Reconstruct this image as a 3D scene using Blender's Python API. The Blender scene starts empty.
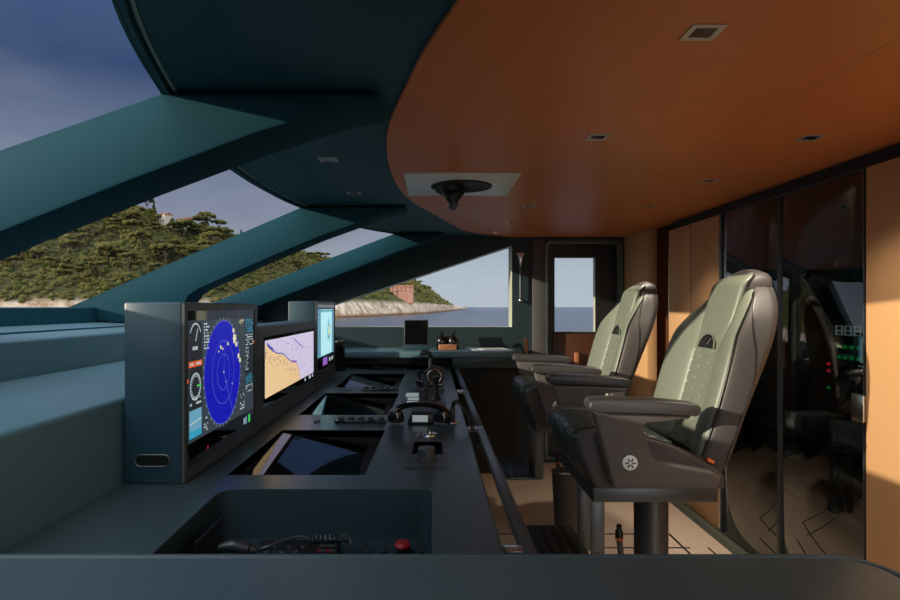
import bpy, bmesh, math, random
from mathutils import Vector, Matrix, noise
random.seed(7)
S = bpy.context.scene
C = S.collection
E = 1.4                      # eye height above the cabin floor; z values below are relative to it
PI = math.pi

# ------------------------------------------------------------------ materials
def ntree(name):
    m = bpy.data.materials.new(name); m.use_nodes = True
    nt = m.node_tree
    return m, nt, nt.nodes, nt.links, nt.nodes['Principled BSDF']

def mat(name, col, rough=.5, metal=0, spec=.5, bump=0, bscale=200, var=0, vscale=6, coat=0):
    m, nt, N, L, p = ntree(name)
    p.inputs['Base Color'].default_value = (*col, 1)
    p.inputs['Roughness'].default_value = rough
    p.inputs['Metallic'].default_value = metal
    p.inputs['Specular IOR Level'].default_value = spec
    p.inputs['Coat Weight'].default_value = coat
    p.inputs['Coat Roughness'].default_value = .1
    tc = N.new('ShaderNodeTexCoord')
    if var:
        n = N.new('ShaderNodeTexNoise'); n.inputs['Scale'].default_value = vscale; n.inputs['Detail'].default_value = 5
        L.new(tc.outputs['Object'], n.inputs['Vector'])
        mx = N.new('ShaderNodeMix'); mx.data_type = 'RGBA'
        mx.inputs[6].default_value = (*[c*(1-var) for c in col], 1)
        mx.inputs[7].default_value = (*[min(1, c*(1+var)) for c in col], 1)
        L.new(n.outputs['Fac'], mx.inputs[0]); L.new(mx.outputs[2], p.inputs['Base Color'])
    if bump:
        n = N.new('ShaderNodeTexNoise'); n.inputs['Scale'].default_value = bscale; n.inputs['Detail'].default_value = 3
        L.new(tc.outputs['Object'], n.inputs['Vector'])
        b = N.new('ShaderNodeBump'); b.inputs['Strength'].default_value = bump; b.inputs['Distance'].default_value = .002
        L.new(n.outputs['Fac'], b.inputs['Height']); L.new(b.outputs['Normal'], p.inputs['Normal'])
    return m

def emis(name, col, s=1):
    m, nt, N, L, p = ntree(name)
    p.inputs['Base Color'].default_value = (0.01, 0.01, 0.01, 1)
    p.inputs['Emission Color'].default_value = (*col, 1)
    p.inputs['Emission Strength'].default_value = s
    p.inputs['Roughness'].default_value = .4
    return m

def glass(name, tint=(.96, .97, .97), refl=.12, f0=.03, pw=5):
    m, nt, N, L, p = ntree(name)
    N.remove(p)
    out = N['Material Output']
    t = N.new('ShaderNodeBsdfTransparent'); t.inputs[0].default_value = (*tint, 1)
    g = N.new('ShaderNodeBsdfGlossy'); g.inputs['Roughness'].default_value = .01
    g.inputs['Color'].default_value = (refl, refl, refl, 1)
    lw = N.new('ShaderNodeLayerWeight'); lw.inputs['Blend'].default_value = .5
    pn = N.new('ShaderNodeMath'); pn.operation = 'POWER'; pn.inputs[1].default_value = pw; L.new(lw.outputs['Facing'], pn.inputs[0])
    f = N.new('ShaderNodeMath'); f.operation = 'MULTIPLY_ADD'; f.inputs[1].default_value = 1-f0; f.inputs[2].default_value = f0; L.new(pn.outputs[0], f.inputs[0])
    x = N.new('ShaderNodeMixShader')
    L.new(f.outputs[0], x.inputs[0]); L.new(t.outputs[0], x.inputs[1]); L.new(g.outputs[0], x.inputs[2])
    L.new(x.outputs[0], out.inputs['Surface'])
    return m

TEAL = (.010, .052, .075)
M = {}
M['teal'] = mat('teal_paint', TEAL, .65, spec=.08, bump=.05, bscale=350)
M['teal_dark'] = mat('teal_headliner', (.008, .072, .105), .55, bump=.08, bscale=400)
M['dash'] = mat('teal_dash_leather', (.085, .170, .20), .38, bump=.12, bscale=420)
M['console'] = mat('console_charcoal', (.042, .068, .076), .30, bump=.06, bscale=500)
M['housing'] = mat('monitor_housing_grey', (.020, .055, .080), .38, bump=.05, bscale=500)
M['frame'] = mat('monitor_front_frame_lit', (.075, .092, .092), .42)  # housing grey lightened in colour for the light on the front faces
M['unit'] = mat('grey_rack_unit', (.34, .35, .36), .5)
M['tray'] = mat('tray_navy', (.02, .045, .06), .5)
M['ledge'] = mat('padded_leather_slate', (.072, .114, .127), .46, bump=.8, bscale=170)
M['black'] = mat('black_plastic', (.008, .009, .010), .4)
M['gloss'] = mat('black_gloss', (.005, .006, .007), .12, coat=.3)
M['dark'] = mat('dark_recess', (.012, .014, .016), .6)
M['chrome'] = mat('brushed_steel', (.62, .63, .63), .25, 1)
M['darkmetal'] = mat('graphite_metal', (.10, .11, .115), .38, .7)
M['rail'] = mat('anodised_rail', (.10, .13, .14), .34, .6)
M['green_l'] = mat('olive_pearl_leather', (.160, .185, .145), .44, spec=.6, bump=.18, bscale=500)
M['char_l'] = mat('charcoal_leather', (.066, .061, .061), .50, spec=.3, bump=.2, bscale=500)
M['arm_l'] = mat('armrest_leather', (.046, .044, .046), .36, bump=.2, bscale=500)
M['bracket_l'] = mat('grey_brown_bracket_leather', (.105, .096, .092), .5, spec=.3, bump=.2, bscale=500)
M['seat_l'] = mat('deep_green_leather', (.035, .052, .050), .30, bump=.2, bscale=500)
M['tan'] = mat('tan_leather_panel', (.51, .29, .135), .55, bump=.12, bscale=260, var=.06, vscale=2)
M['brown'] = mat('brown_wood', (.20, .072, .028), .4, var=.15, vscale=3)
M['plinth'] = mat('olive_plinth', (.11, .12, .095), .5)
M['grey'] = mat('grey_door_surround', (.085, .083, .09), .5)
M['shade_teal'] = mat('shaded_teal_wall', (.012, .030, .038), .5)  # teal darkened in the colour itself, standing in for shade on this wall
M['dbrown'] = mat('dark_brown_wood', (.075, .028, .014), .4, var=.15, vscale=3)
M['jamb'] = mat('pale_jamb', (.42, .45, .36), .5)
M['copper'] = mat('copper_tan_leather', (.36, .15, .075), .45)
M['paper'] = mat('white_paper', (.75, .78, .80), .7)
M['red'] = mat('red_plastic', (.42, .012, .025), .4)
M['pale_trim'] = mat('pale_teal_trim', (.20, .34, .35), .4)
M['orange'] = mat('orange_tag', (.75, .16, .03), .5)
M['white'] = mat('white_plastic', (.7, .7, .7), .4)
M['lamp_trim'] = mat('lamp_trim', (.55, .50, .45), .3, .5)
M['plate'] = mat('pale_plate', (.78, .86, .86), .3)
M['dglass'] = mat('dark_display_glass', (.004, .005, .005), .03, spec=.8)
M['pane'] = glass('window_glass')
M['cabglass'] = glass('smoked_glass', (.50, .54, .54), .9, .12)
M['e_green'] = emis('led_green', (.02, .9, .15), .25)
M['e_red'] = emis('led_red', (.9, .02, .04), .9)
M['lcd'] = emis('lcd_pale', (.45, .52, .52), .45)

# orange-brown ceiling: fine seams between its panels
def ceiling_mat():
    m, nt, N, L, p = ntree('tan_ceiling_leather')
    p.inputs['Roughness'].default_value = .42
    tc = N.new('ShaderNodeTexCoord'); sx = N.new('ShaderNodeSeparateXYZ')
    L.new(tc.outputs['Object'], sx.inputs[0])
    fac = None
    for ax, v in (('X', 1.085), ('Y', 1.80), ('Y', 2.58), ('Y', 4.0), ('Y', .3)):
        a = N.new('ShaderNodeMath'); a.operation = 'SUBTRACT'; a.inputs[1].default_value = v
        L.new(sx.outputs[ax], a.inputs[0])
        b = N.new('ShaderNodeMath'); b.operation = 'ABSOLUTE'; L.new(a.outputs[0], b.inputs[0])
        c = N.new('ShaderNodeMath'); c.operation = 'LESS_THAN'; c.inputs[1].default_value = .0014 if ax == 'X' else .0008
        L.new(b.outputs[0], c.inputs[0])
        if fac is None: fac = c
        else:
            d = N.new('ShaderNodeMath'); d.operation = 'MAXIMUM'
            L.new(fac.outputs[0], d.inputs[0]); L.new(c.outputs[0], d.inputs[1]); fac = d
    n = N.new('ShaderNodeTexNoise'); n.inputs['Scale'].default_value = 3
    L.new(tc.outputs['Object'], n.inputs['Vector'])
    mx = N.new('ShaderNodeMix'); mx.data_type = 'RGBA'
    mx.inputs[6].default_value = (.56, .185, .052, 1); mx.inputs[7].default_value = (.60, .205, .06, 1)
    L.new(n.outputs['Fac'], mx.inputs[0])
    m2 = N.new('ShaderNodeMix'); m2.data_type = 'RGBA'; m2.inputs[7].default_value = (.12, .04, .02, 1)
    L.new(mx.outputs[2], m2.inputs[6]); L.new(fac.outputs[0], m2.inputs[0])
    L.new(m2.outputs[2], p.inputs['Base Color'])
    return m
M['ceil'] = ceiling_mat()

def floor_mat():
    m, nt, N, L, p = ntree('pale_oak_floor')
    p.inputs['Roughness'].default_value = .45
    tc = N.new('ShaderNodeTexCoord'); mp = N.new('ShaderNodeMapping')
    mp.inputs['Scale'].default_value = (2.5, 30, 1)
    L.new(tc.outputs['Object'], mp.inputs[0])
    n = N.new('ShaderNodeTexNoise'); n.inputs['Scale'].default_value = 3; n.inputs['Detail'].default_value = 6
    L.new(mp.outputs[0], n.inputs['Vector'])
    mx = N.new('ShaderNodeMix'); mx.data_type = 'RGBA'
    mx.inputs[6].default_value = (.66, .51, .38, 1); mx.inputs[7].default_value = (.76, .61, .47, 1)
    L.new(n.outputs['Fac'], mx.inputs[0]); L.new(mx.outputs[2], p.inputs['Base Color'])
    return m
M['floor'] = floor_mat()

# ------------------------------------------------------------------ mesh helpers (z is relative to the eye, E added on linking)
def bm_new(): return bmesh.new()

def _mark(bm, faces, mi):
    for f in faces: f.material_index = mi

def bevel(bm, verts, w, seg=2):
    es = {e for v in verts for e in v.link_edges}
    es = [e for e in es if len(e.link_faces) == 2 and e.calc_face_angle(0) > .5]
    if es and w > 0:
        bmesh.ops.bevel(bm, geom=es, offset=w, segments=seg, affect='EDGES', profile=.5, clamp_overlap=True)

def box(bm, x0, x1, y0, y1, z0, z1, bev=0, mi=0, seg=2, rot=None):
    nf = set(bm.faces)
    mtx = Matrix.Translation(((x0+x1)/2, (y0+y1)/2, (z0+z1)/2))
    if rot: mtx = mtx @ rot
    mtx = mtx @ Matrix.Diagonal((abs(x1-x0), abs(y1-y0), abs(z1-z0), 1))
    r = bmesh.ops.create_cube(bm, size=1, matrix=mtx)
    if bev: bevel(bm, r['verts'], bev, seg)
    if mi: _mark(bm, [f for f in bm.faces if f not in nf], mi)

def prism(bm, poly, ax, a, b, bev=0, mi=0, seg=2):
    """poly in the plane across axis ax ('X': (y,z), 'Y': (x,z), 'Z': (x,y)), pushed from a to b"""
    nf = set(bm.faces)
    def pt(p, d):
        return (d, p[0], p[1]) if ax == 'X' else (p[0], d, p[1]) if ax == 'Y' else (p[0], p[1], d)
    v0 = [bm.verts.new(pt(p, a)) for p in poly]; v1 = [bm.verts.new(pt(p, b)) for p in poly]
    n = len(poly)
    fs = [bm.faces.new(v0), bm.faces.new(v1[::-1])]
    for i in range(n): fs.append(bm.faces.new((v0[i], v1[i], v1[(i+1) % n], v0[(i+1) % n])))
    bmesh.ops.recalc_face_normals(bm, faces=fs)
    if bev: bevel(bm, v0+v1, bev, seg)
    if mi: _mark(bm, [f for f in bm.faces if f not in nf], mi)

def holed(bm, outer, holes, ax, a, b, mi=0, back=True, wall_mi=None):
    """plate with holes, faces at a and b"""
    def pt(p, d):
        return (d, p[0], p[1]) if ax == 'X' else (p[0], d, p[1]) if ax == 'Y' else (p[0], p[1], d)
    allf = []
    for d in ((a, b) if back else (a,)):
        es = []
        for lp in [outer]+holes:
            vs = [bm.verts.new(pt(p, d)) for p in lp]
            es += [bm.edges.new((vs[i], vs[(i+1) % len(vs)])) for i in range(len(vs))]
        r = bmesh.ops.triangle_fill(bm, use_beauty=True, use_dissolve=False, edges=es)
        fs = [g for g in r['geom'] if isinstance(g, bmesh.types.BMFace)]
        _mark(bm, fs, mi); allf += fs
    for k, lp in enumerate([outer]+holes):
        v0 = [bm.verts.new(pt(p, a)) for p in lp]; v1 = [bm.verts.new(pt(p, b)) for p in lp]
        for i in range(len(lp)):
            f = bm.faces.new((v0[i], v1[i], v1[(i+1) % len(lp)], v0[(i+1) % len(lp)]))
            f.material_index = mi if (wall_mi is None or k == 0) else wall_mi
    bmesh.ops.remove_doubles(bm, verts=bm.verts[:], dist=1e-5)
    bmesh.ops.recalc_face_normals(bm, faces=bm.faces[:])

def lathe(bm, prof, c, n=28, axis='Z', mi=0, cap=True):
    nf = set(bm.faces)
    rows = []
    for r, h in prof:
        row = []
        for i in range(n):
            a = 2*PI*i/n; u, v = r*math.cos(a), r*math.sin(a)
            p = (u, v, h) if axis == 'Z' else (u, h, v) if axis == 'Y' else (h, u, v)
            row.append(bm.verts.new((c[0]+p[0], c[1]+p[1], c[2]+p[2])))
        rows.append(row)
    for a, b in zip(rows, rows[1:]):
        for i in range(n): bm.faces.new((a[i], a[(i+1) % n], b[(i+1) % n], b[i]))
    if cap: bm.faces.new(rows[0][::-1]); bm.faces.new(rows[-1])
    fs = [f for f in bm.faces if f not in nf]
    bmesh.ops.recalc_face_normals(bm, faces=fs)
    if mi: _mark(bm, fs, mi)

def crom(pts, n=8, closed=False):
    out = []; P = [Vector(p) for p in pts]; m = len(P)
    for i in range(m if closed else m-1):
        p0 = P[i-1] if (closed or i) else P[0]; p1 = P[i]; p2 = P[(i+1) % m]
        p3 = P[(i+2) % m] if (closed or i+2 < m) else P[-1]
        for k in range(n):
            t = k/n
            out.append(.5*((2*p1)+(p2-p0)*t+(2*p0-5*p1+4*p2-p3)*t*t+(3*p1-p0-3*p2+p3)*t**3))
    if not closed: out.append(P[-1])
    return out

def tube(bm, pts, r, n=10, mi=0, closed=False, flat=1):
    nf = set(bm.faces)
    P = [Vector(p) for p in pts]; m = len(P)
    rr = r if isinstance(r, (list, tuple)) else [r]*m
    rows = []; up = Vector((0, 0, 1)); prev = None
    for i in range(m):
        t = (P[(i+1) % m]-P[i-1]) if closed else (P[min(i+1, m-1)]-P[max(i-1, 0)])
        t.normalize()
        if prev is None:
            a = t.cross(up)
            if a.length < .05: a = t.cross(Vector((1, 0, 0)))
        else:
            a = prev - t*prev.dot(t)
        a.normalize(); b = a.cross(t).normalized(); prev = a
        rows.append([bm.verts.new(P[i]+a*rr[i]*math.cos(2*PI*k/n)+b*rr[i]*flat*math.sin(2*PI*k/n)) for k in range(n)])
    rng = range(m if closed else m-1)
    for i in rng:
        A, B = rows[i], rows[(i+1) % m]
        for k in range(n): bm.faces.new((A[k], A[(k+1) % n], B[(k+1) % n], B[k]))
    if not closed: bm.faces.new(rows[0][::-1]); bm.faces.new(rows[-1])
    fs = [f for f in bm.faces if f not in nf]
    bmesh.ops.recalc_face_normals(bm, faces=fs)
    if mi: _mark(bm, fs, mi)

def loft(bm, rows, closed=True, cap=True, mi=0):
    nf = set(bm.faces)
    R = [[bm.verts.new(p) for p in r] for r in rows]
    n = len(R[0])
    for a, b in zip(R, R[1:]):
        for i in range(n if closed else n-1):
            bm.faces.new((a[i], a[(i+1) % n], b[(i+1) % n], b[i]))
    if cap and closed: bm.faces.new(R[0][::-1]); bm.faces.new(R[-1])
    fs = [f for f in bm.faces if f not in nf]
    bmesh.ops.recalc_face_normals(bm, faces=fs)
    if mi: _mark(bm, fs, mi)

def ball(bm, c, r, sc=(1, 1, 1), sub=3, mi=0, rough=0, fr=1.5):
    nf = set(bm.faces)
    d = bmesh.ops.create_icosphere(bm, subdivisions=sub, radius=1)
    off = Vector((random.random()*50, random.random()*50, random.random()*50))
    for v in d['verts']:
        k = 1
        if rough: k += rough*noise.noise(v.co*fr+off)+rough*.5*noise.noise(v.co*fr*2.7+off)
        v.co = Vector((c[0]+v.co.x*r*sc[0]*k, c[1]+v.co.y*r*sc[1]*k, c[2]+v.co.z*r*sc[2]*k))
    if mi: _mark(bm, [f for f in bm.faces if f not in nf], mi)

def rrect(x0, x1, y0, y1, r, n=5):
    out = []
    for cx, cy, a0 in ((x1-r, y1-r, 0), (x0+r, y1-r, 90), (x0+r, y0+r, 180), (x1-r, y0+r, 270)):
        for k in range(n+1):
            a = math.radians(a0+90*k/n); out.append((cx+r*math.cos(a), cy+r*math.sin(a)))
    return out

def origin(o):
    v = Vector((0, 0, 0))
    while o: v += o.location; o = o.parent
    return v

def obj(name, bm, mats, parent=None, angle=35, sub=0):
    me = bpy.data.meshes.new(name)
    sh = -origin(parent) if parent else Vector((0, 0, 0))
    bmesh.ops.translate(bm, verts=bm.verts[:], vec=sh+Vector((0, 0, E)))
    bm.to_mesh(me); bm.free()
    for m in (mats if isinstance(mats, (list, tuple)) else [mats]): me.materials.append(M[m] if isinstance(m, str) else m)
    me.shade_smooth()
    if angle < 180: me.set_sharp_from_angle(angle=math.radians(angle))
    o = bpy.data.objects.new(name, me); C.objects.link(o)
    if parent: o.parent = parent
    if sub:
        s = o.modifiers.new('Subsurf', 'SUBSURF'); s.levels = sub; s.render_levels = sub
    return o

def tag(o, label, cat, group=None, kind=None):
    o['label'] = label; o['category'] = cat
    if group: o['group'] = group
    if kind: o['kind'] = kind
    return o

def thing(name, loc, label, cat, group=None):
    o = bpy.data.objects.new(name, None); C.objects.link(o)
    o.location = (loc[0], loc[1], loc[2]+E); o.empty_display_size = .1
    return tag(o, label, cat, group)

def struct(name, bm, mats, label, cat, parent=None, angle=35):
    o = obj(name, bm, mats, parent, angle)
    if not parent: tag(o, label, cat, None, 'structure')
    return o

# ------------------------------------------------------------------ cabin shell
YF, YN = 5.4, -0.2           # far and near side walls
XW = 1.757                   # panelled wall on the right
ZC = .627                    # ceiling
# windscreen head in plan, and rake of the glass
WT = [(.25, -.2), (-.05, .15), (-.40, .70), (-.641, 1.225), (-.779, 1.75), (-.87, 2.24), (-.904, 2.69), (-.89, 3.2), (-.82, 3.76), (-.596, 4.64), (-.324, 5.116), (-.12, 5.4)]
WTC = [(p.x, p.y) for p in crom([(a, b, 0) for a, b in WT], 6)]
def wt(y):
    for (xa, ya), (xb, yb) in zip(WTC, WTC[1:]):
        if y <= yb: return xa+(xb-xa)*(y-ya)/max(1e-6, yb-ya)
    return WTC[-1][0]
def rake(y): return .352+(min(max(y, 1.75), 3.76)-1.75)/2.01*.083-(max(0, y-3.76)*.038)
OR = [(.75, -.2), (.45, .2), (.2, .75), (.057, 1.225), (-.02, 1.48), (-.078, 1.733), (-.145, 2.05), (-.18, 2.395), (-.19, 2.75), (-.171, 3.21), (-.10, 3.64), (-.005, 3.99), (.15, 4.55), (.317, 5.01), (.70, 5.395)]
ORC = [(p.x, p.y) for p in crom([(a, b, 0) for a, b in OR], 6)]

b = bm_new(); prism(b, ORC+[(XW+.05, 5.395), (XW+.05, -.2)], 'Z', ZC, ZC+.012)
struct('ceiling', b, 'ceil', 'tan brown leather ceiling panel with a curved front edge', 'ceiling')
b = bm_new(); prism(b, WTC+[(1.9, 5.4), (1.9, -.2)], 'Z', ZC+.012, ZC+.09); box(b, 1.9, 2.4, -.2, 5.7, ZC+.012, ZC+.09)
prism(b, [(x+.012, y) for x, y in WTC]+[(x-.012, y) for x, y in WTC[::-1]], 'Z', ZC-.004, ZC+.095)
struct('ceiling', b, 'teal_dark', 'dark teal headliner between windscreen and tan ceiling', 'ceiling')

b = bm_new(); prism(b, [(x+.030, y) for x, y in WTC]+[(x+.022, y) for x, y in WTC[::-1]], 'Z', ZC+.006, ZC+.0115)
struct('trim_13', b, 'pale_trim', 'thin pale trim line along the windscreen head', 'trim')
# floor with dark inlay lines
b = bm_new(); box(b, -1.2, 2.6, YN-.1, YF+.1, -E-.05, -E)
fl = struct('floor', b, 'floor', 'pale oak cabin floor with dark inlaid lines', 'floor')
b = bm_new()
for x0, x1, y0, y1 in ((.30, 1.46, 3.69, 3.705), (.30, 1.50, 3.48, 3.495), (1.455, 1.47, 2.4, 3.705), (1.60, 1.612, 2.4, 3.49)):
    box(b, x0, x1, y0, y1, -E, -E+.0015)
o = struct('inlay', b, 'dark', '', '', fl)

# far wall with side window and door opening
win = [(-1.49, -.18), (.72, -.18), (.72, .552), (-.826, .043)]
door = [(1.03, -1.36)]+[(1.03+.06-.06*math.cos(a), .575-.06+.06*math.sin(a)) for a in [k*PI/10 for k in range(6)]]+[(1.69-.06+.06*math.sin(a), .575-.06+.06*math.cos(a)) for a in [k*PI/10 for k in range(6)]]+[(1.69, -1.36)]
b = bm_new(); holed(b, [(-2.6, -E), (1.9, -E), (1.9, ZC+.012), (-.2, ZC+.012), (-1.95, .04), (-2.6, .0)], [win, door], 'Y', YF, YF+.25, 0, True, 1)
struct('wall_far', b, ['shade_teal', 'jamb'], 'dark teal side wall with a slanted window', 'wall')
b = bm_new(); prism(b, [(x, z) for x, z in win], 'Y', YF+.20, YF+.212)
struct('window_4', b, 'pane', 'slanted side window looking out on the sea and headland', 'window')
# near side wall (behind the camera)
b = bm_new(); holed(b, [(-2.9, -E), (1.9, -E), (1.9, ZC+.012), (.2, ZC+.012), (-2.3, -.1)], [[(.05, .0), (.62, .0), (.62, .5), (.05, .42)], [(.80, -1.36), (1.72, -1.36), (1.72, .60), (.80, .60)]], 'Y', YN, YN-.2, 0)
struct('wall_near', b, 'teal_dark', 'dark teal near side wall', 'wall')
b = bm_new(); prism(b, [(.05, .0), (.62, .0), (.62, .5), (.05, .42)], 'Y', YN-.12, YN-.11)
struct('window_5', b, 'pane', 'near side window', 'window')

# grey strip and door in the far wall
b = bm_new(); box(b, .90, 1.012, YF-.03, YF, -1.3, .60, .004)
struct('trim_1', b, 'grey', 'grey vertical strip left of the far door', 'trim')
b = bm_new()
for r in (0,):
    outer = [(1.012, -1.36)]+[(1.012+.07-.07*math.cos(a), .60-.07+.07*math.sin(a)) for a in [k*PI/12 for k in range(7)]]+[(1.71-.07+.07*math.sin(a), .60-.07+.07*math.cos(a)) for a in [k*PI/12 for k in range(7)]]+[(1.71, -1.36)]
    inner = [(1.035, -1.34)]+[(1.035+.06-.06*math.cos(a), .578-.06+.06*math.sin(a)) for a in [k*PI/12 for k in range(7)]]+[(1.66-.06+.06*math.sin(a), .578-.06+.06*math.cos(a)) for a in [k*PI/12 for k in range(7)]]+[(1.66, -1.34)]
    holed(b, outer, [inner], 'Y', YF-.035, YF)
struct('trim_2', b, 'rail', 'rounded grey metal surround of the far door', 'trim')
dr = None
b = bm_new(); holed(b, [(1.03, -1.36), (1.69, -1.36), (1.69, .576), (1.03, .576)], [[(1.116, -.225), (1.485, -.225), (1.485, .45), (1.116, .45)]], 'Y', YF+.06, YF+.13, 0, True, 1)
dr = struct('door_1', b, ['black', 'jamb'], 'black side door with a window and brown lower panel', 'door')
b = bm_new(); prism(b, [(1.116, -.225), (1.485, -.225), (1.485, .45), (1.116, .45)], 'Y', YF+.11, YF+.118); struct('pane', b, 'pane', '', '', dr)
b = bm_new(); box(b, 1.095, 1.50, YF+.045, YF+.06, -1.2, -.245, .004); struct('lower_panel', b, 'dbrown', '', '', dr)
b = bm_new(); box(b, 1.285, 1.325, YF+.0, YF+.03, -.52, -.41, .006); box(b, 1.295, 1.315, YF+.03, YF+.05, -.49, -.44)
h = struct('handle', b, 'copper', '', '', dr)

# panelled wall on the right
b = bm_new(); holed(b, [(YN, -E), (4.45, -E), (4.45, ZC+.01), (YN, ZC+.01)], [[(2.46, -1.385), (3.64, -1.385), (3.64, .575), (2.46, .575)]], 'X', XW+.035, XW+.07)
struct('wall_right', b, 'dark', 'dark backing wall behind the tan panels', 'wall')
for i, (y0, y1, lab) in enumerate(((YN, 1.15, 'tan wall panel nearest the near wall'), (1.158, 2.43, 'tan wall panel right of the smoked glass doors'), (3.668, 4.075, 'tan wall panel left of the smoked glass doors'), (4.09, 4.45, 'narrow tan wall panel beside the brown niche'))):
    b = bm_new(); box(b, XW, XW+.034, y0, y1, -1.37, .565, .003)
    w = struct('trim_%d' % (3+i), b, 'tan', lab, 'wall panel')
b = bm_new(); box(b, XW-.004, XW+.034, 3.655, 3.668, -1.37, .572); box(b, XW-.002, XW+.03, 4.445, 4.456, -1.37, .565); 
struct('trim_7', b, 'chrome', 'thin metal edge strips on the wall panels', 'trim')
b = bm_new()
box(b, 2.30, 2.33, 4.3, 5.65, -E, ZC+.01)
box(b, XW+.03, 2.3, 4.84, 4.88, -E, ZC+.01)
box(b, XW+.07, 2.3, 4.40, 4.44, -E, ZC+.01)
struct('wall_niche', b, 'brown', 'brown wooden niche between tan panels', 'wall')
b = bm_new(); box(b, 1.722, 1.80, 4.80, YF-.0, -1.37, ZC-.002, .003)
struct('trim_8', b, 'tan', 'sunlit tan panel beside the far door', 'wall panel')
b = bm_new(); prism(b, [(1.705, -E), (XW+.03, -E), (XW+.03, -1.372), (1.72, -1.372)], 'Y', YN, 4.45)
struct('baseboard_right', b, 'plinth', 'low olive grey kerb along the tan panelled wall', 'baseboard')

# windscreen panes, ruled between head curve and sill
def pane(y0, y1, n=10):
    b = bm_new(); rows = []
    for k in range(n+1):
        y = y0+(y1-y0)*k/n; x = wt(y); s = rake(y)
        rows.append([(x, y, ZC-.010), (x-(ZC+.09)/s, y, -.10), (x-(ZC+.09)/s-.008, y, -.092), (x-.008, y, ZC-.002)])
    loft(b, rows); return b
for i, (y0, y1, lab) in enumerate(((-.15, 1.757, 'near windscreen pane showing blue sky'), (1.974, 3.767, 'middle windscreen pane showing the wooded hill'), (3.984, 5.123, 'narrow far windscreen pane'))):
    struct('window_%d' % (i+1), pane(y0, y1), 'pane', lab, 'window')
# raked mullions (deep fins of rectangular section)
def mullion(name, poly, y0, y1, lab):
    b = bm_new(); prism(b, poly, 'Y', y0, y1, .010, 0, 2)
    struct(name, b, 'teal', lab, 'mullion')
mullion('trim_9', [(-.79, ZC-.002), (-.152, ZC-.002), (-.152, .605), (-.254, .590), (-.531, .5017), (-.895, .3646), (-1.26, .2187), (-1.75, .01), (-1.95, -.05), (-1.95, -.095), (-2.66, -.095), (-2.58, 0)], 1.75, 1.98, 'broad teal windscreen mullion rising from lower left to the headliner')
cx, cz, r = -1.50, .03, .09
fil = [(-1.37, .158), (-1.46, .118), (-1.525, .075), (-1.56, .02), (-1.565, -.05), (-1.565, -.1145)]
mullion('trim_10', [(-.82, ZC-.002), (-.16, ZC-.002), (-.18, .618), (-.295, .590), (-.70, .445), (-1.05, .30)]+fil+[(-2.1, -.0885), (-2.104, -.002), (-2.28, -.002)], 3.76, 3.99, 'teal windscreen mullion behind the radar monitor')
mullion('trim_11', [(-.324, ZC-.002), (.10, ZC-.002), (.05, .592), (-.273, .4775), (-1.5, -.0), (-1.56, -.11), (-2.1, -.09), (-2.1, -.002), (-1.97, -.0)], 5.116, YF-.001, 'teal corner mullion above the chart monitor')

# ------------------------------------------------------------------ dashboard brow
db = thing('dashboard', (-1.5, 2.6, -.6), 'stepped teal leather dashboard below the windscreen', 'dashboard')
b = bm_new(); prism(b, [(-.88, -E), (-.88, -.257), (-1.49, -.257), (-1.49, -E)], 'Y', YN+.005, YF-.005, .014, 0, 3); obj('lower_step', b, 'dash', db)
b = bm_new(); prism(b, [(-1.5, -.60), (-1.5, -.12), (-2.1, -.095), (-2.1, -.60)], 'Y', YN+.005, YF-.005, .014, 0, 3); obj('upper_step', b, 'dash', db)
b = bm_new(); box(b, -1.735, -1.72, YN+.01, YF-.01, -.115, -.1035); obj('seam', b, 'teal_dark', db)
b = bm_new(); prism(b, [(-2.105, -.60), (-2.105, -.004), (-2.8, -.002), (-2.8, -.60)], 'Y', YN+.005, YF-.005, .008); obj('sill', b, 'teal', db)

b = bm_new(); prism(b, [(-1.52, -.125), (-1.50, .145), (-1.55, .165), (-1.70, .165), (-1.80, -.11)], 'Y', YN+.005, 1.45, .012, 0, 3); obj('sun_block_riser', b, 'dash', db)  # unseen riser added to keep sun off the near monitor's side
mullion('trim_12', [(-.30, ZC-.002), (.10, ZC-.002), (.05, .592), (-.273, .4775), (-1.5, -.0), (-1.56, -.11), (-2.1, -.09), (-2.1, -.002), (-1.95, -.0)], YN+.001, .16, 'teal corner mullion at the near end of the windscreen')
# ------------------------------------------------------------------ near desk (padded ledge at the bottom of the frame)
nd = thing('side_desk', (0, .4, -E), 'padded slate leather desk top in front of the camera', 'desk')
LX, LY = .71, .976
def ledge(y1, x1, r): return [(-.876, YN+.002)]+[(x1, YN+.002)]+[(x1-r+r*math.cos(a), y1-r+r*math.sin(a)) for a in [k*PI/16 for k in range(9)]]+[(-.876, y1)]
b = bm_new(); prism(b, ledge(.958, LX-.018, .065), 'Z', -.45, -.399, .006, 0, 2); obj('padded_top', b, 'ledge', nd)
b = bm_new()
pth = [(p[0], p[1], -.409) for p in ledge(.966, LX-.010, .072)][1:]
tube(b, pth, .0105, 10); obj('edge_piping', b, 'ledge', nd)
b = bm_new(); prism(b, ledge(.93, LX-.04, .05), 'Z', -E, -.45); obj('cabinet', b, 'console', nd)

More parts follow.
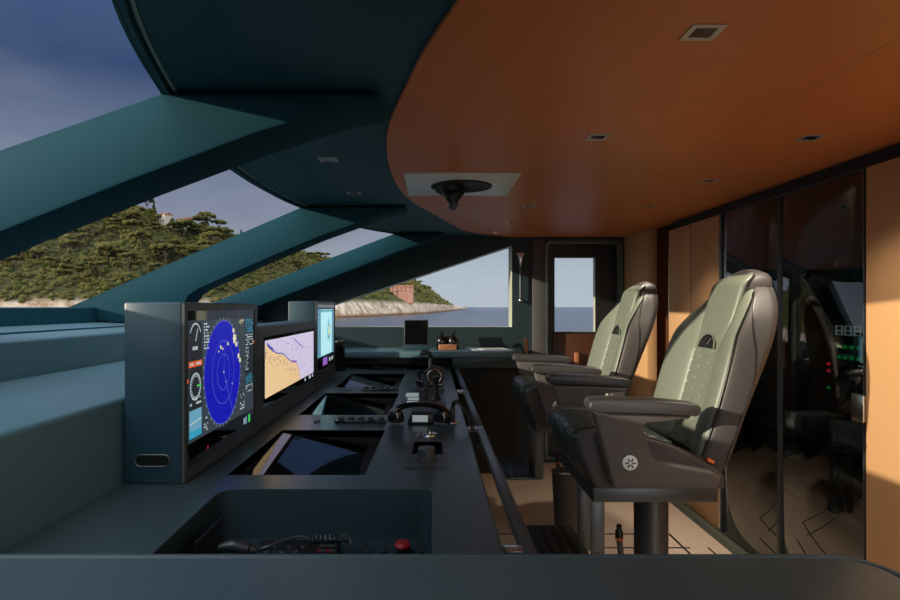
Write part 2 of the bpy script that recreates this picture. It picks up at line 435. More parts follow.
# ------------------------------------------------------------------ helm console
hc = thing('helm_console', (-.35, 3.1, -E), 'long charcoal helm console with sunken displays', 'console')
ZT = -.5
rec = [(-.563, 1.06), (.0, 1.06)]+[(0-.035+.035*math.cos(a), 1.648-.035+.035*math.sin(a)) for a in [k*PI/12 for k in range(7)]]+[(-.577+.05-.05*math.sin(a), 1.648-.05+.05*math.cos(a)) for a in [k*PI/12 for k in range(7)]]
DISP = [(1.786, 2.44, -.61, -.19), (2.78, 3.49, -.62, -.19), (3.74, 4.50, -.60, -.20), (4.78, 5.20, -.53, .03)]
kp = rrect(-.067, .037, 2.02, 2.21, .006, 2)   # sunken dish of the knob panel
dl = [[(x0, y0), (x1-.01, y0), (x1, y1), (x0, y1)] for y0, y1, x0, x1 in DISP]
rr_ = [(.06+.08*math.cos(a), 5.22+.08*math.sin(a)) for a in [k*PI/16 for k in range(9)]]
b = bm_new(); holed(b, [(-.878, .98), (.14, .98)]+rr_+[(-.878, 5.30)], [rec]+dl+[kp], 'Z', ZT, ZT-.03)
obj('worktop', b, 'console', hc)
b = bm_new(); tube(b, [(.138, .985, ZT-.012), (.138, 2.5, ZT-.012), (.138, 5.2, ZT-.012)], .012, 10); obj('edge_piping', b, 'console', hc)
b = bm_new(); holed(b, [(-.875, .985), (.115, .985), (.115, 5.25), (-.875, 5.25)], [[(-.86, 1.0), (.10, 1.0), (.10, 5.235), (-.86, 5.235)]], 'Z', ZT-.03, ZT-.155); box(b, -.875, .115, .985, 5.25, -E, ZT-.155); obj('console_body', b, 'console', hc)
b = bm_new(); loft(b, [[(x, y, ZT-.0035) for x, y in rec], [(x*.985-.004, y-.004, ZT-.135) for x, y in rec]], True, False); 
tf = [b.verts.new((x, y, ZT-.133)) for x, y in rec]; b.faces.new(tf)
obj('tray', b, 'tray', hc)
b = bm_new(); box(b, -.535, -.53, 1.35, 1.52, ZT-.10, ZT-.03, .002); obj('tray_vent', b, 'black', hc)
for i, (y0, y1, x0, x1) in enumerate(DISP):
    d1 = .065 if i < 3 else .03
    TY = .075 if i < 3 else 0
    b = bm_new()
    loft(b, [[(x0, y0, ZT-.003), (x1-.01, y0, ZT-.003), (x1, y1, ZT-.003), (x0, y1, ZT-.003)],
             [(x0, y0, ZT-.008-TY*(y1-y0)), (x1-.012, y0, ZT-d1-TY*(y1-y0)), (x1-.002, y1, ZT-d1), (x0, y1, ZT-.008)]], True, False)
    v = [b.verts.new(p) for p in ((x0, y0, ZT-.008-TY*(y1-y0)), (x1-.012, y0, ZT-d1-TY*(y1-y0)), (x1-.002, y1, ZT-d1), (x0, y1, ZT-.008))]
    b.faces.new(v)
    f = obj('display_well', b, 'dark', hc)
    b = bm_new(); m_ = .03
    k = lambda x, y: ZT-.008-(d1-.008)*(x-x0)/(x1-x0)+.003-TY*(y1-y)
    xa, xb, ya, yb = x0+.012, x1-.07, y0+.015, y1-.02
    loft(b, [[(xa, ya, k(xa, ya)), (xb, ya, k(xb, ya)), (xb, yb, k(xb, yb)), (xa, yb, k(xa, yb))], [(xa, ya, k(xa, ya)-.002), (xb, ya, k(xb, ya)-.002), (xb, yb, k(xb, yb)-.002), (xa, yb, k(xa, yb)-.002)]])
    obj('display_glass', b, 'dglass', f)

# button bars lying across the strips between the sunken displays
for i, (yy, lab) in enumerate(((2.61, 'row of black keys across the console strip beside the telephone'), (3.615, 'row of black keys across the console strip beside the switch panel'))):
    t = thing('keypad_bar', (-.33, yy, ZT), lab, 'keypad', 'console key rows')
    b = bm_new(); box(b, -.42, -.20, yy-.03, yy+.03, ZT, ZT+.010, .003); obj('base', b, 'gloss', t)
    for j in range(5):
        b = bm_new(); lathe(b, [(.014, 0), (.014, .010), (.011, .013)], (-.395+j*.043, yy, ZT+.010), 16); obj('key', b, 'darkmetal', t)
    b = bm_new(); lathe(b, [(.016, 0), (.015, .005), (.008, .008)], (-.50, yy, ZT), 16); tag(obj('push_button', b, 'gloss'), 'flat round button left of the ' + ('near' if i == 0 else 'far') + ' key row', 'button')

# ------------------------------------------------------------------ monitors
def emat(n, c, s=1.): return emis('screen_'+n, c, s)
SC = {k: emat(k, c) for k, c in dict(slate=(.030, .042, .055), navy=(.004, .006, .36), line=(.10, .13, .55), cream=(.70, .66, .35), white=(.42, .50, .52), cyan=(.03, .28, .42), orange=(.55, .09, .02), sky=(.12, .30, .42), panel=(.012, .016, .022), sand=(.72, .50, .26), lilac=(.55, .50, .66), blue=(.03, .06, .35), ink=(.10, .08, .14), violet=(.25, .10, .45), aqua=(.20, .55, .62), pale=(.42, .72, .76), green=(.05, .55, .10), red=(.6, .01, .03), magenta=(.35, .06, .35)).items()}
SK = list(SC.keys()); SM = [SC[k] for k in SK]
class Scr:
    """draws on a glass facing the helm: u runs along +y, v up; layers lie 0.2 mm apart"""
    def __init__(s, x, y0, y1, z0, z1): s.b = bm_new(); s.x, s.y0, s.y1, s.z0, s.z1 = x, y0, y1, z0, z1; s.l = 0
    def p(s, u, v, l): return (s.x+l*.0003, s.y0+(s.y1-s.y0)*u, s.z0+(s.z1-s.z0)*v)
    def poly(s, pts, c, l=1):
        f = s.b.faces.new([s.b.verts.new(s.p(u, v, l)) for u, v in pts]); f.material_index = SK.index(c)
        f.normal_update()
        if f.normal.x < 0: f.normal_flip()
    def rect(s, u0, u1, v0, v1, c, l=1): s.poly([(u0, v0), (u1, v0), (u1, v1), (u0, v1)], c, l)
    def ring(s, cu, cv, r, w, c, l=2, a0=0, a1=360, n=40):
        asp = (s.y1-s.y0)/(s.z1-s.z0)
        for k in range(n):
            a, e = math.radians(a0+(a1-a0)*k/n), math.radians(a0+(a1-a0)*(k+1)/n)
            q = lambda R, t: (cu+R*math.cos(t)/asp, cv+R*math.sin(t))
            s.poly([q(r, a), q(r, e), q(r-w, e), q(r-w, a)], c, l)
    def disc(s, cu, cv, r, c, l=1, n=48):
        asp = (s.y1-s.y0)/(s.z1-s.z0)
        s.poly([(cu+r*math.cos(2*PI*k/n)/asp, cv+r*math.sin(2*PI*k/n)) for k in range(n)], c, l)
    def line(s, u0, v0, u1, v1, w, c, l=3):
        asp = (s.y1-s.y0)/(s.z1-s.z0)
        dx, dy = (u1-u0)*asp, v1-v0; L = math.hypot(dx, dy) or 1; nx, ny = -dy/L*w/2/asp, dx/L*w/2
        s.poly([(u0+nx, v0+ny), (u1+nx, v1+ny), (u1-nx, v1-ny), (u0-nx, v0-ny)], c, l)
    def blob(s, cu, cv, r, c, l=2, seed=0, n=22):
        R = random.Random(seed); asp = (s.y1-s.y0)/(s.z1-s.z0)
        s.poly([(cu+r*(.55+.6*R.random())*math.cos(2*PI*k/n)/asp, cv+r*(.55+.6*R.random())*math.sin(2*PI*k/n)) for k in range(n)], c, l)
    def words(s, u0, u1, v0, v1, rows, c, l=2, fill=.7, seed=1):
        R = random.Random(seed); h = (v1-v0)/rows
        for r in range(rows):
            u = u0
            while u < u1-.004:
                w = .006+.018*R.random()
                if R.random() < fill: s.rect(u, min(u1, u+w), v0+h*(r+.25), v0+h*(r+.75), c, l)
                u += w+.005

def icons(gl, ext, rects):
    for u0, u1, v0, v1, c in rects:
        q = Scr(-.7002, *ext); q.rect(u0, u1, v0, v1, c); obj('bezel_icon', q.b, SM, gl, 180)

def monitor(y0, y1, zt, glassr, act, label, slot):
    t = thing('monitor', (-.785, (y0+y1)/2, ZT), label, 'monitor')
    g0, g1, gz0, gz1 = glassr
    b = bm_new(); box(b, -.868, -.706, y0, y1, ZT+.0005, zt, .006)
    hs = obj('housing', b, 'housing', t)
    b = bm_new(); holed(b, [(y0+.002, ZT+.003), (y1-.002, ZT+.003), (y1-.002, zt-.003), (y0+.002, zt-.003)], [[(g0, gz0), (g1, gz0), (g1, gz1), (g0, gz1)]], 'X', -.706, -.698)
    obj('front_frame', b, 'frame', t)
    b = bm_new(); box(b, -.706, -.7005, g0, g1, gz0, gz1); gl = obj('bezel_glass', b, 'dglass', t)
    if slot:
        b = bm_new(); prism(b, rrect(-.832, -.742, -.445, -.420, .012), 'Y', y0-.0015, y0+.002); obj('side_slot', b, 'black', hs)
        b = bm_new(); tube(b, [(x, y0-.002, z) for x, z in rrect(-.836, -.738, -.449, -.416, .0155)], .0025, 6, closed=True); obj('slot_rim', b, 'darkmetal', hs)
    s = Scr(-.7002, act[0], act[1], act[2], act[3])
    return t, gl, s

# radar
t, gl, s = monitor(1.69, 2.40, .014, (1.712, 2.362, -.464, -.011), (1.722, 2.350, -.395, -.040), 'tall monitor showing a round blue radar picture', True)
s.rect(0, 1, 0, 1, 'slate')
s.rect(.005, .165, .02, .99, 'panel', 2); s.rect(.84, .995, .30, .99, 'panel', 2)
s.disc(.465, .5, .485, 'navy', 2)
for r in (.17, .30): s.ring(.465, .5, r, .005, 'line', 3)
s.ring(.465, .5, .488, .006, 'line', 4, 0, 360, 60)
for k in range(36):
    a = math.radians(10*k); asp = (s.y1-s.y0)/(s.z1-s.z0)
    s.line(.465+.495*math.cos(a)/asp, .5+.495*math.sin(a), .465+.515*math.cos(a)/asp, .5+.515*math.sin(a), .006, 'white', 3)
s.line(.465, .5, .62, .06, .006, 'line', 4); s.line(.465, .5, .50, .80, .004, 'line', 4)
for k, (u, v, r) in enumerate(((.64, .80, .05), (.67, .74, .035), (.62, .88, .03), (.71, .62, .03), (.735, .57, .03), (.42, .74, .02), (.45, .72, .014), (.39, .70, .012), (.53, .76, .02), (.60, .36, .01), (.50, .40, .008), (.465, .50, .012))):
    s.blob(u, v, r, 'cream', 5, k)
s.ring(.085, .86, .12, .012, 'white', 3, 20, 160); s.line(.085, .83, .11, .93, .012, 'white', 4)
s.words(.05, .12, .74, .80, 1, 'white', 3, 1, 3)
s.rect(.005, .165, .615, .665, 'orange', 3); s.words(.02, .15, .62, .66, 1, 'white', 4, .8, 4)
s.ring(.085, .45, .115, .012, 'white', 3)
for k in range(24):
    a = math.radians(15*k); asp = (s.y1-s.y0)/(s.z1-s.z0)
    s.line(.085+.08*math.cos(a)/asp, .45+.08*math.sin(a), .085+.10*math.cos(a)/asp, .45+.10*math.sin(a), .008, 'white', 4)
s.rect(.10, .15, .445, .46, 'green', 5)
s.words(.02, .15, .29, .33, 1, 'white', 3, .8, 5); s.words(.02, .15, .345, .36, 1, 'white', 3, .8, 6)
s.rect(.012, .158, .03, .26, 'sky', 3); s.line(.012, .15, .158, .17, .01, 'white', 4); s.rect(.012, .158, .03, .09, 'cyan', 4)
s.words(.19, .26, .74, .98, 9, 'white', 3, .6, 7); s.words(.19, .24, .03, .16, 5, 'white', 3, .6, 8)
s.words(.845, .99, .84, .985, 8, 'cyan', 3, .8, 9); s.words(.845, .99, .70, .83, 5, 'white', 3, .6, 10)
s.words(.845, .90, .44, .69, 12, 'white', 3, .6, 11); s.words(.845, .99, .30, .40, 6, 'cyan', 3, .75, 12); s.words(.845, .99, .20, .285, 4, 'white', 3, .6, 13)
s.words(.72, .82, .93, .985, 3, 'cream', 3, .5, 14); s.words(.74, .83, .05, .22, 6, 'white', 3, .35, 15)
obj('screen_picture', s.b, SM, gl, 180)
icons(gl, (1.712, 2.362, -.464, -.011), ((.245, .255, .045, .07, 'red'), (.80, .815, .06, .11, 'white'), (.83, .855, .055, .115, 'sky'), (.885, .915, .055, .12, 'green'), (.0, .03, .54, .565, 'orange'), (.965, 1, .71, .735, 'orange')))

# wide chart
t, gl, s = monitor(2.404, 3.616, -.082, (2.485, 3.56, -.42, -.125), (2.515, 3.545, -.385, -.142), 'low wide monitor showing a sand and lilac sea chart', False)
s.rect(0, 1, 0, 1, 'lilac')
coast = [(0, .93), (.05, .92), (.10, .84), (.15, .76), (.20, .72), (.27, .70), (.33, .64), (.38, .56), (.44, .49), (.50, .44), (.56, .43), (.58, .36), (.62, .24), (.64, .10), (.66, 0)]
s.poly([(0, 0)]+[(.66, 0)]+coast[::-1][1:], 'sand', 2)
for (a0, v0), (a1, v1) in zip(coast[1:11], coast[2:12]): s.line(a0, v0, a1, v1, .022, 'blue', 3)
s.line(.03, .93, .13, .79, .06, 'blue', 3); s.line(.48, .46, .56, .43, .05, 'violet', 4)
for (a0, v0), (a1, v1) in zip(coast[10:14], coast[11:15]): s.line(a0, v0, a1, v1, .02, 'magenta', 3)
s.line(.50, .93, .72, .68, .03, 'violet', 3)
R = random.Random(5)
for k in range(170):
    u, v = R.random(), R.random()
    land = v < .95-.9*u/.66*1.0
    if land and R.random() < .75: continue
    s.rect(u, min(1, u+.004+.010*R.random()), v, min(1, v+.012+.012*R.random()), R.choice(['ink', 'ink', 'violet', 'magenta']) if not land else 'ink', 4)
for k in range(90):
    i = R.randrange(len(coast)-2); u, v = coast[i]; u = max(0, u-.10*R.random()); v = max(.03, v-.05-.2*R.random())
    s.rect(u, u+.004+.012*R.random(), v-.012, v, 'ink', 4)
obj('screen_picture', s.b, SM, gl, 180)
icons(gl, (2.485, 3.56, -.42, -.125), [(u, u+.022, .04, .10, 'white') for u in (.76, .86, .89, .95)])

# far chart
t, gl, s = monitor(3.62, 4.33, .035, (3.66, 4.30, -.40, .015), (3.68, 4.27, -.315, -.015), 'far monitor showing a pale aqua chart with an island', False)
s.rect(0, 1, 0, 1, 'aqua'); s.rect(.17, .86, .02, .93, 'pale', 2); s.rect(0, .16, 0, 1, 'sky', 2); s.rect(.87, 1, 0, 1, 'sky', 2)
s.blob(.66, .50, .26, 'aqua', 3, 40); s.blob(.64, .62, .22, 'aqua', 3, 41)
s.blob(.67, .50, .17, 'sky', 4, 42); s.blob(.66, .62, .12, 'sky', 4, 43)
s.blob(.68, .50, .12, 'cream', 5, 44); s.blob(.66, .58, .07, 'cream', 5, 45)
s.words(.0, .98, .94, .99, 1, 'panel', 5, .7, 20); s.words(.02, .15, .03, .93, 16, 'slate', 5, .6, 21); s.words(.88, .99, .03, .93, 18, 'slate', 5, .6, 22)
obj('screen_picture', s.b, SM, gl, 180)
icons(gl, (3.66, 4.30, -.40, .015), [(.30, .55, .05, .17, 'violet')]+[(u, u+.05, .08, .14, 'white') for u in (.66, .76, .86)])

# ------------------------------------------------------------------ instruments on the console
# knob panel
t = thing('knob_panel', (-.015, 2.12, ZT), 'black plate with a sunken dish and one round knob on the near console', 'control panel')
b = bm_new(); holed(b, rrect(-.082, .052, 1.86, 2.39, .006, 2), [kp], 'Z', ZT+.004, ZT+.0002); obj('plate', b, 'darkmetal', t)
b = bm_new(); loft(b, [[(x, y, ZT+.003) for x, y in kp], [(x, y, ZT-.026) for x, y in kp]], True, False); b.faces.new([b.verts.new((x, y, ZT-.026)) for x, y in kp]); obj('dish', b, 'black', t)
b = bm_new(); lathe(b, [(.034, 0), (.034, .004), (.028, .005), (.028, .036), (.025, .040)], (-.018, 1.955, ZT+.004), 32); obj('knob', b, 'darkmetal', t)
b = bm_new(); lathe(b, [(.026, 0), (.024, .006), (.012, .010), (.011, .018), (.004, .02)], (-.012, 2.31, ZT+.004), 24); tube(b, crom([(-.06, 2.27, ZT+.008), (-.05, 2.31, ZT+.009), (-.02, 2.345, ZT+.009), (.02, 2.33, ZT+.008)], 5), .003, 6); obj('lock', b, 'chrome', t)

# telephone
t = thing('telephone', (-.05, 2.62, ZT), 'black telephone handset resting on its cradle in mid console', 'telephone')
b = bm_new(); prism(b, [(-.105, ZT), (.01, ZT), (.0, ZT+.045), (-.09, ZT+.045)], 'Y', 2.55, 2.72, .006); obj('cradle', b, 'black', t)
b = bm_new(); box(b, -.083, -.018, 2.546, 2.5498, ZT+.012, ZT+.040); obj('display', b, 'lcd', t)
b = bm_new()
pts = crom([(-.175, 2.57, ZT+.035), (-.160, 2.57, ZT+.055), (-.12, 2.57, ZT+.076), (-.05, 2.57, ZT+.083), (.02, 2.57, ZT+.076), (.055, 2.57, ZT+.055), (.068, 2.57, ZT+.035)], 6)
tube(b, pts, [.022+.004*math.cos(PI*i/(len(pts)-1)*2) for i in range(len(pts))], 14, flat=.62)
for x in (-.155, .045):
    lathe(b, [(.018, .05), (.030, .045), (.036, .02), (.035, .004), (.028, .0), (.015, .004)], (x, 2.57, ZT+.008), 24)
hs = obj('handset', b, 'gloss', t)
# lead and socket
t = thing('coiled_lead', (.045, 2.60, ZT), 'black coiled lead plugged into a chrome socket beside the telephone', 'cable')
b = bm_new(); lathe(b, [(.032, 0), (.030, .005), (.016, .008), (.014, .010)], (.088, 2.60, ZT), 28); obj('socket', b, 'chrome', t)
b = bm_new(); lathe(b, [(.012, .008), (.012, .060), (.009, .066)], (.088, 2.60, ZT), 18); obj('plug', b, 'black', t)
b = bm_new()
ax = crom([(.088, 2.60, ZT+.062), (.10, 2.61, ZT+.088), (.125, 2.58, ZT+.082), (.152, 2.50, ZT+.045), (.172, 2.42, ZT-.01), (.186, 2.36, ZT-.05)], 40)
hel = [p+Vector((math.cos(i*.75)*.006, 0, math.sin(i*.75)*.006)) for i, p in enumerate(ax)]
tube(b, hel, .0042, 6); obj('lead', b, 'black', t)

# switch panel
t = thing('switch_panel', (-.06, 3.2, ZT), 'black switch panel with three pale lit keys behind the telephone', 'control panel')
b = bm_new(); box(b, -.16, .07, 3.02, 3.46, ZT, ZT+.006, .002); obj('plate', b, 'darkmetal', t)
for x0, x1, y0, y1 in ((-.145, -.075, 3.30, 3.42), (-.13, -.07, 3.18, 3.24), (-.13, -.07, 3.06, 3.12)):
    b = bm_new(); box(b, x0, x1, y0, y1, ZT+.006, ZT+.011, .001); obj('key', b, 'lcd', t)
for x, y in ((-.035, 3.12), (-.035, 3.36), (-.05, 3.24)):
    b = bm_new(); lathe(b, [(.014, 0), (.012, .03), (.017, .034), (.015, .045)], (x, y, ZT+.006), 16); obj('knob', b, 'black', t)
# joystick and throttle
t = thing('joystick', (.02, 3.2, ZT), 'short black joystick with ribbed grip in front of the throttle', 'joystick')
b = bm_new(); lathe(b, [(.030, .006), (.026, .02), (.014, .035), (.016, .05), (.012, .06), (.017, .075), (.012, .085), (.016, .10), (.020, .12), (.012, .13)], (.02, 3.2, ZT), 20); obj('stick', b, 'black', t)
b = bm_new(); box(b, -.018, .058, 3.19, 3.21, ZT+.075, ZT+.095, .006); obj('trigger', b, 'gloss', t)
t = thing('throttle_control', (.0, 3.75, ZT), 'black and chrome throttle with a curved lever on the far console', 'throttle')
b = bm_new(); box(b, -.12, .075, 3.60, 4.05, ZT, ZT+.010, .003); obj('base', b, 'darkmetal', t)
b = bm_new(); lathe(b, [(.058, -.035), (.062, -.025), (.062, .025), (.058, .035), (.03, .037)], (.015, 3.74, ZT+.072), 32, 'Y'); lathe(b, [(.060, -.03), (.06, .03)], (.015, 3.82, ZT+.06), 24, 'Y'); obj('drum', b, 'black', t)
b = bm_new(); tube(b, [(.015+.042*math.cos(2*PI*k/28), 3.70, ZT+.072+.042*math.sin(2*PI*k/28)) for k in range(28)], .006, 8, closed=True); obj('ring', b, 'chrome', t)
b = bm_new(); tube(b, crom([(-.005, 3.80, ZT+.08), (-.012, 3.82, ZT+.14), (-.005, 3.82, ZT+.185), (-.022, 3.79, ZT+.212), (-.05, 3.77, ZT+.215)], 6), .013, 10); ball(b, (-.058, 3.77, ZT+.212), .019, sub=2); obj('lever', b, 'darkmetal', t)
b = bm_new(); box(b, -.10, -.052, 3.70, 3.78, ZT+.01, ZT+.06, .012); tube(b, [(-.075, 3.74, ZT+.06), (-.085, 3.74, ZT+.088), (-.055, 3.74, ZT+.095)], .01, 8); obj('trim_lever', b, 'gloss', t)

# ------------------------------------------------------------------ handrail along the console
t = thing('handrail', (.2, 3.2, ZT), 'grey metal handrail along the console edge', 'handrail')
b = bm_new(); box(b, .186, .216, 1.02, 2.495, ZT-.025, ZT, .004); box(b, .186, .216, 2.53, 3.62, ZT-.025, ZT, .004); box(b, .186, .216, 3.655, 4.92, ZT-.025, ZT, .004); obj('bar', b, 'rail', t)
for y in (2.5125, 3.6375, 1.25):
    b = bm_new(); box(b, .1495, .216, y-.0175, y+.0175, ZT-.022, ZT-.002, .003); obj('bracket', b, 'chrome', t)
for y in (1.02, 5.0):
    pass

# ------------------------------------------------------------------ things in the near tray
ZB = ZT-.133
t = thing('radio_keypad', (-.34, 1.49, ZB), 'slanted radio keypad with small lit keys in the console tray', 'radio')
sl = Matrix.Rotation(math.radians(32), 4, 'X')
b = bm_new(); prism(b, [(1.43, ZB+.001), (1.555, ZB+.001), (1.555, ZB+.030), (1.43, ZB+.018)], 'X', -.44, -.235, .004); obj('body', b, 'black', t)
R = random.Random(2)
for r in range(4):
    y = 1.44+r*.026; z = ZB+.0175+(y-1.43)*.09
    for k in range(6):
        b = bm_new(); box(b, -.285+k*.0075, -.280+k*.0075, y, y+.010, z, z+.003); obj('key', b, R.choice(['red', 'grey', 'grey']), t)
    for k in range(3):
        b = bm_new(); lathe(b, [(.006, 0), (.005, .003)], (-.41+k*.036+(r % 2)*.012, y, z-.001), 10); obj('key', b, 'grey', t)
t = thing('radio_handset', (-.5, 1.505, ZB), 'dark fist microphone lying at the tray end with a coiled wire', 'radio handset')
b = bm_new()
tube(b, crom([(-.565, 1.475, ZB+.016), (-.54, 1.495, ZB+.030), (-.50, 1.505, ZB+.034), (-.46, 1.515, ZB+.022), (-.445, 1.52, ZB+.016)], 6), [.010]*6+[.014]*6+[.016]*6+[.010]*7, 12); obj('grip', b, 'darkmetal', t)
b = bm_new()
ax = crom([(-.452, 1.518, ZB+.022), (-.42, 1.505, ZB+.030), (-.38, 1.525, ZB+.040), (-.34, 1.54, ZB+.044), (-.315, 1.54, ZB+.038)], 8)
tube(b, ax, .0028, 6)
ax = crom([(-.315, 1.54, ZB+.038), (-.27, 1.54, ZB+.038), (-.22, 1.54, ZB+.040), (-.205, 1.53, ZB+.03)], 36)
tube(b, [p+Vector((0, math.cos(i*.8)*.009, math.sin(i*.8)*.009)) for i, p in enumerate(ax)], .0026, 6)
obj('wire', b, 'darkmetal', t)
t = thing('emergency_button', (-.075, 1.54, ZB), 'red mushroom push button in the console tray', 'button')
b = bm_new(); lathe(b, [(.022, 0), (.022, .008), (.012, .009), (.012, .016)], (-.075, 1.54, ZB), 24); obj('collar', b, 'black', t)
b = bm_new(); lathe(b, [(.012, .015), (.019, .017), (.021, .023), (.017, .030), (.008, .032)], (-.075, 1.54, ZB), 24); obj('cap', b, 'red', t)
for i, (x, lab) in enumerate(((-.165, 'small chrome toggle switch next to the radio keypad'), (-.125, 'small chrome toggle switch left of the red button'), (-.032, 'small chrome toggle switch right of the red button'))):
    t = thing('toggle_switch', (x, 1.54, ZB), lab, 'switch', 'tray toggle switches')
    b = bm_new(); lathe(b, [(.008, 0), (.008, .008), (.005, .009)], (x, 1.54, ZB), 14); obj('collar', b, 'darkmetal', t)
    b = bm_new(); tube(b, [(x, 1.54, ZB+.008), (x+.002, 1.545, ZB+.030)], [.003, .0042], 8); obj('stem', b, 'chrome', t)

# ------------------------------------------------------------------ far desk and what stands on it
ZD = -.362
fd = thing('side_desk', (-.3, 5.1, -E), 'dark teal far desk below the slanted side window', 'desk')
b = bm_new(); prism(b, [(-.86, 4.86), (.66, 4.86), (.74, 4.92), (.80, 5.395), (-.86, 5.395)], 'Z', ZD-.05, ZD, .006); obj('desk_top', b, 'dash', fd)
b = bm_new(); box(b, .17, .70, 4.93, 5.39, -.50, ZD-.051, .003); obj('drawer_front', b, 'console', fd)
b = bm_new(); box(b, .23, .72, 5.05, 5.39, -E+.001, -.501); obj('cabinet', b, 'dark', fd)
b = bm_new(); box(b, -.86, -.2, 5.31, 5.39, -.50, ZD-.05); obj('support', b, 'console', fd)
t = thing('tablet_computer', (-.13, 5.12, ZD), 'dark tablet propped upright on a small stand on the far desk', 'tablet')
ry = Matrix.Rotation(math.radians(-8), 4, 'X')
b = bm_new(); box(b, -.243, -.027, 5.05, 5.075, ZD+.003, ZD+.037, .004); box(b, -.2, -.07, 5.075, 5.16, ZD+.0, ZD+.012, .002); obj('stand', b, 'housing', t)
b = bm_new(); box(b, -.238, -.032, 5.085, 5.094, ZD+.038, ZD+.255, .004, rot=ry); o = obj('body', b, 'darkmetal', t)
b = bm_new(); box(b, -.230, -.040, 5.0835, 5.0845, ZD+.046, ZD+.247, rot=ry); obj('screen', b, 'dglass', o)
t = thing('binoculars', (.13, 5.12, ZD), 'dark binoculars stood upright on the far desk', 'binoculars')
for x in (.085, .180):
    b = bm_new(); lathe(b, [(.044, .0), (.050, .01), (.050, .07), (.046, .095), (.030, .115), (.018, .122), (.018, .135)], (x, 5.14, ZD), 24); o = obj('barrel', b, 'gloss', t)
    d = -1 if x < .13 else 1
    b = bm_new(); prism(b, [(x-.018, ZD+.132), (x+.018, ZD+.132), (x+.018+(.006 if d > 0 else 0), ZD+(.165 if d > 0 else .140)), (x+.018*d+.016*d, ZD+.178), (x-.018-(.006 if d < 0 else 0), ZD+(.165 if d < 0 else .140))][:5], 'Y', 5.125, 5.155, .003); obj('eyecup', b, 'black', o)
b = bm_new(); box(b, .115, .15, 5.125, 5.155, ZD+.06, ZD+.12, .006); obj('bridge', b, 'black', t)
b = bm_new(); prism(b, rrect(.055, .21, ZD+.0, ZD+.048, .014), 'Y', 5.03, 5.085, .008, 0, 3); tube(b, crom([(.09, 5.028, ZD+.035), (.14, 5.027, ZD+.030), (.18, 5.028, ZD+.045)], 5), .003, 6)
tag(obj('leather_case', b, 'copper'), 'small copper brown leather case in front of the binoculars', 'case')
b = bm_new(); prism(b, [(.30, 5.33), (.61, 5.33), (.685, 4.95), (.355, 4.95)], 'Z', ZD, ZD+.003); tag(obj('paper_sheet', b, 'paper'), 'large white sheet of paper lying on the far desk', 'paper')
b = bm_new(); prism(b, [(.40, 5.2), (.56, 5.22), (.60, 5.0), (.43, 4.99)], 'Z', ZD+.003, ZD+.006); tag(obj('paper_sheet', b, 'plate'), 'smaller grey sheet on top of the white paper', 'paper')
t = thing('cup', (-.725, 4.70, ZT), 'black cylindrical cup standing behind the far monitor', 'cup')
b = bm_new(); lathe(b, [(.0, 0), (.041, 0), (.043, .004), (.043, .225), (.039, .226), (.038, .02), (.0, .02)], (-.725, 4.70, ZT), 28, cap=False); obj('vessel', b, 'gloss', t)
b = bm_new(); lathe(b, [(.043, .226), (.0445, .228), (.0445, .238), (.039, .239), (.039, .226)], (-.725, 4.70, ZT), 28, cap=False); obj('rim', b, 'darkmetal', t)
# copper grip posts at desk end and beside the door
b = bm_new(); box(b, .775, .805, 5.02, 5.05, ZD-.03, ZD+.10, .006); t_ = tag(obj('grip_post', b, 'copper'), 'short copper brown grip post at the end of the far desk', 'grip', 'copper grip posts')
b = bm_new(); box(b, .762, .81, 5.015, 5.055, ZD-.045, ZD-.029, .003); b2 = obj('bracket', b, 'darkmetal', t_)
# grab handle on the far wall
t = thing('grab_handle', (.79, YF, .26), 'slim chrome grab handle on the wall left of the far door', 'handle')
b = bm_new(); tube(b, [(.79, YF-.045, .06), (.79, YF-.045, .25), (.79, YF-.045, .44)], .010, 12); obj('bar', b, 'darkmetal', t)
b = bm_new(); prism(b, [(.755, .485), (.83, .485), (.805, .42), (.80, .36), (.78, .36), (.775, .42)], 'Y', YF-.06, YF-.02, .006); tube(b, [(.79, YF-.04, .44), (.79, YF-.001, .44)], .012, 10); obj('upper_mount', b, 'chrome', t)
b = bm_new(); ball(b, (.79, YF-.045, .06), .020, sub=2); tube(b, [(.79, YF-.045, .06), (.79, YF-.001, .06)], .010, 10); obj('lower_mount', b, 'chrome', t)

# ------------------------------------------------------------------ ceiling fittings
t = thing('compass_periscope', (.14, 3.06, ZC), 'pale square ceiling plate with a black compass periscope', 'periscope')
b = bm_new(); box(b, -.13, .415, 2.79, 3.33, ZC-.010, ZC-.0005, .002); obj('plate', b, 'plate', t)
b = bm_new(); lathe(b, [(.155, -.0105), (.155, -.016), (.13, -.018), (.12, -.013)], (.15, 3.06, ZC), 48); obj('ring', b, 'dark', t)
b = bm_new(); lathe(b, [(.075, -.012), (.072, -.04), (.045, -.055), (.02, -.058)], (.09, 3.06, ZC), 28); obj('tube', b, 'black', t)
b = bm_new(); prism(b, [(.035, ZC-.03), (.165, ZC-.03), (.125, ZC-.115), (.10, ZC-.12)], 'Y', 3.02, 3.06, .008); obj('mirror_arm', b, 'black', t)
b = bm_new(); tube(b, [(.04, 3.01, ZC-.025), (.09, 2.98, ZC-.115)], .006, 8); tube(b, [(.18, 3.01, ZC-.025), (.115, 2.98, ZC-.115)], .006, 8); obj('stay', b, 'darkmetal', t)
b = bm_new(); box(b, .085, .125, 2.955, 2.995, ZC-.145, ZC-.108, .006, rot=Matrix.Rotation(.4, 4, 'Y')); obj('knob', b, 'darkmetal', t)

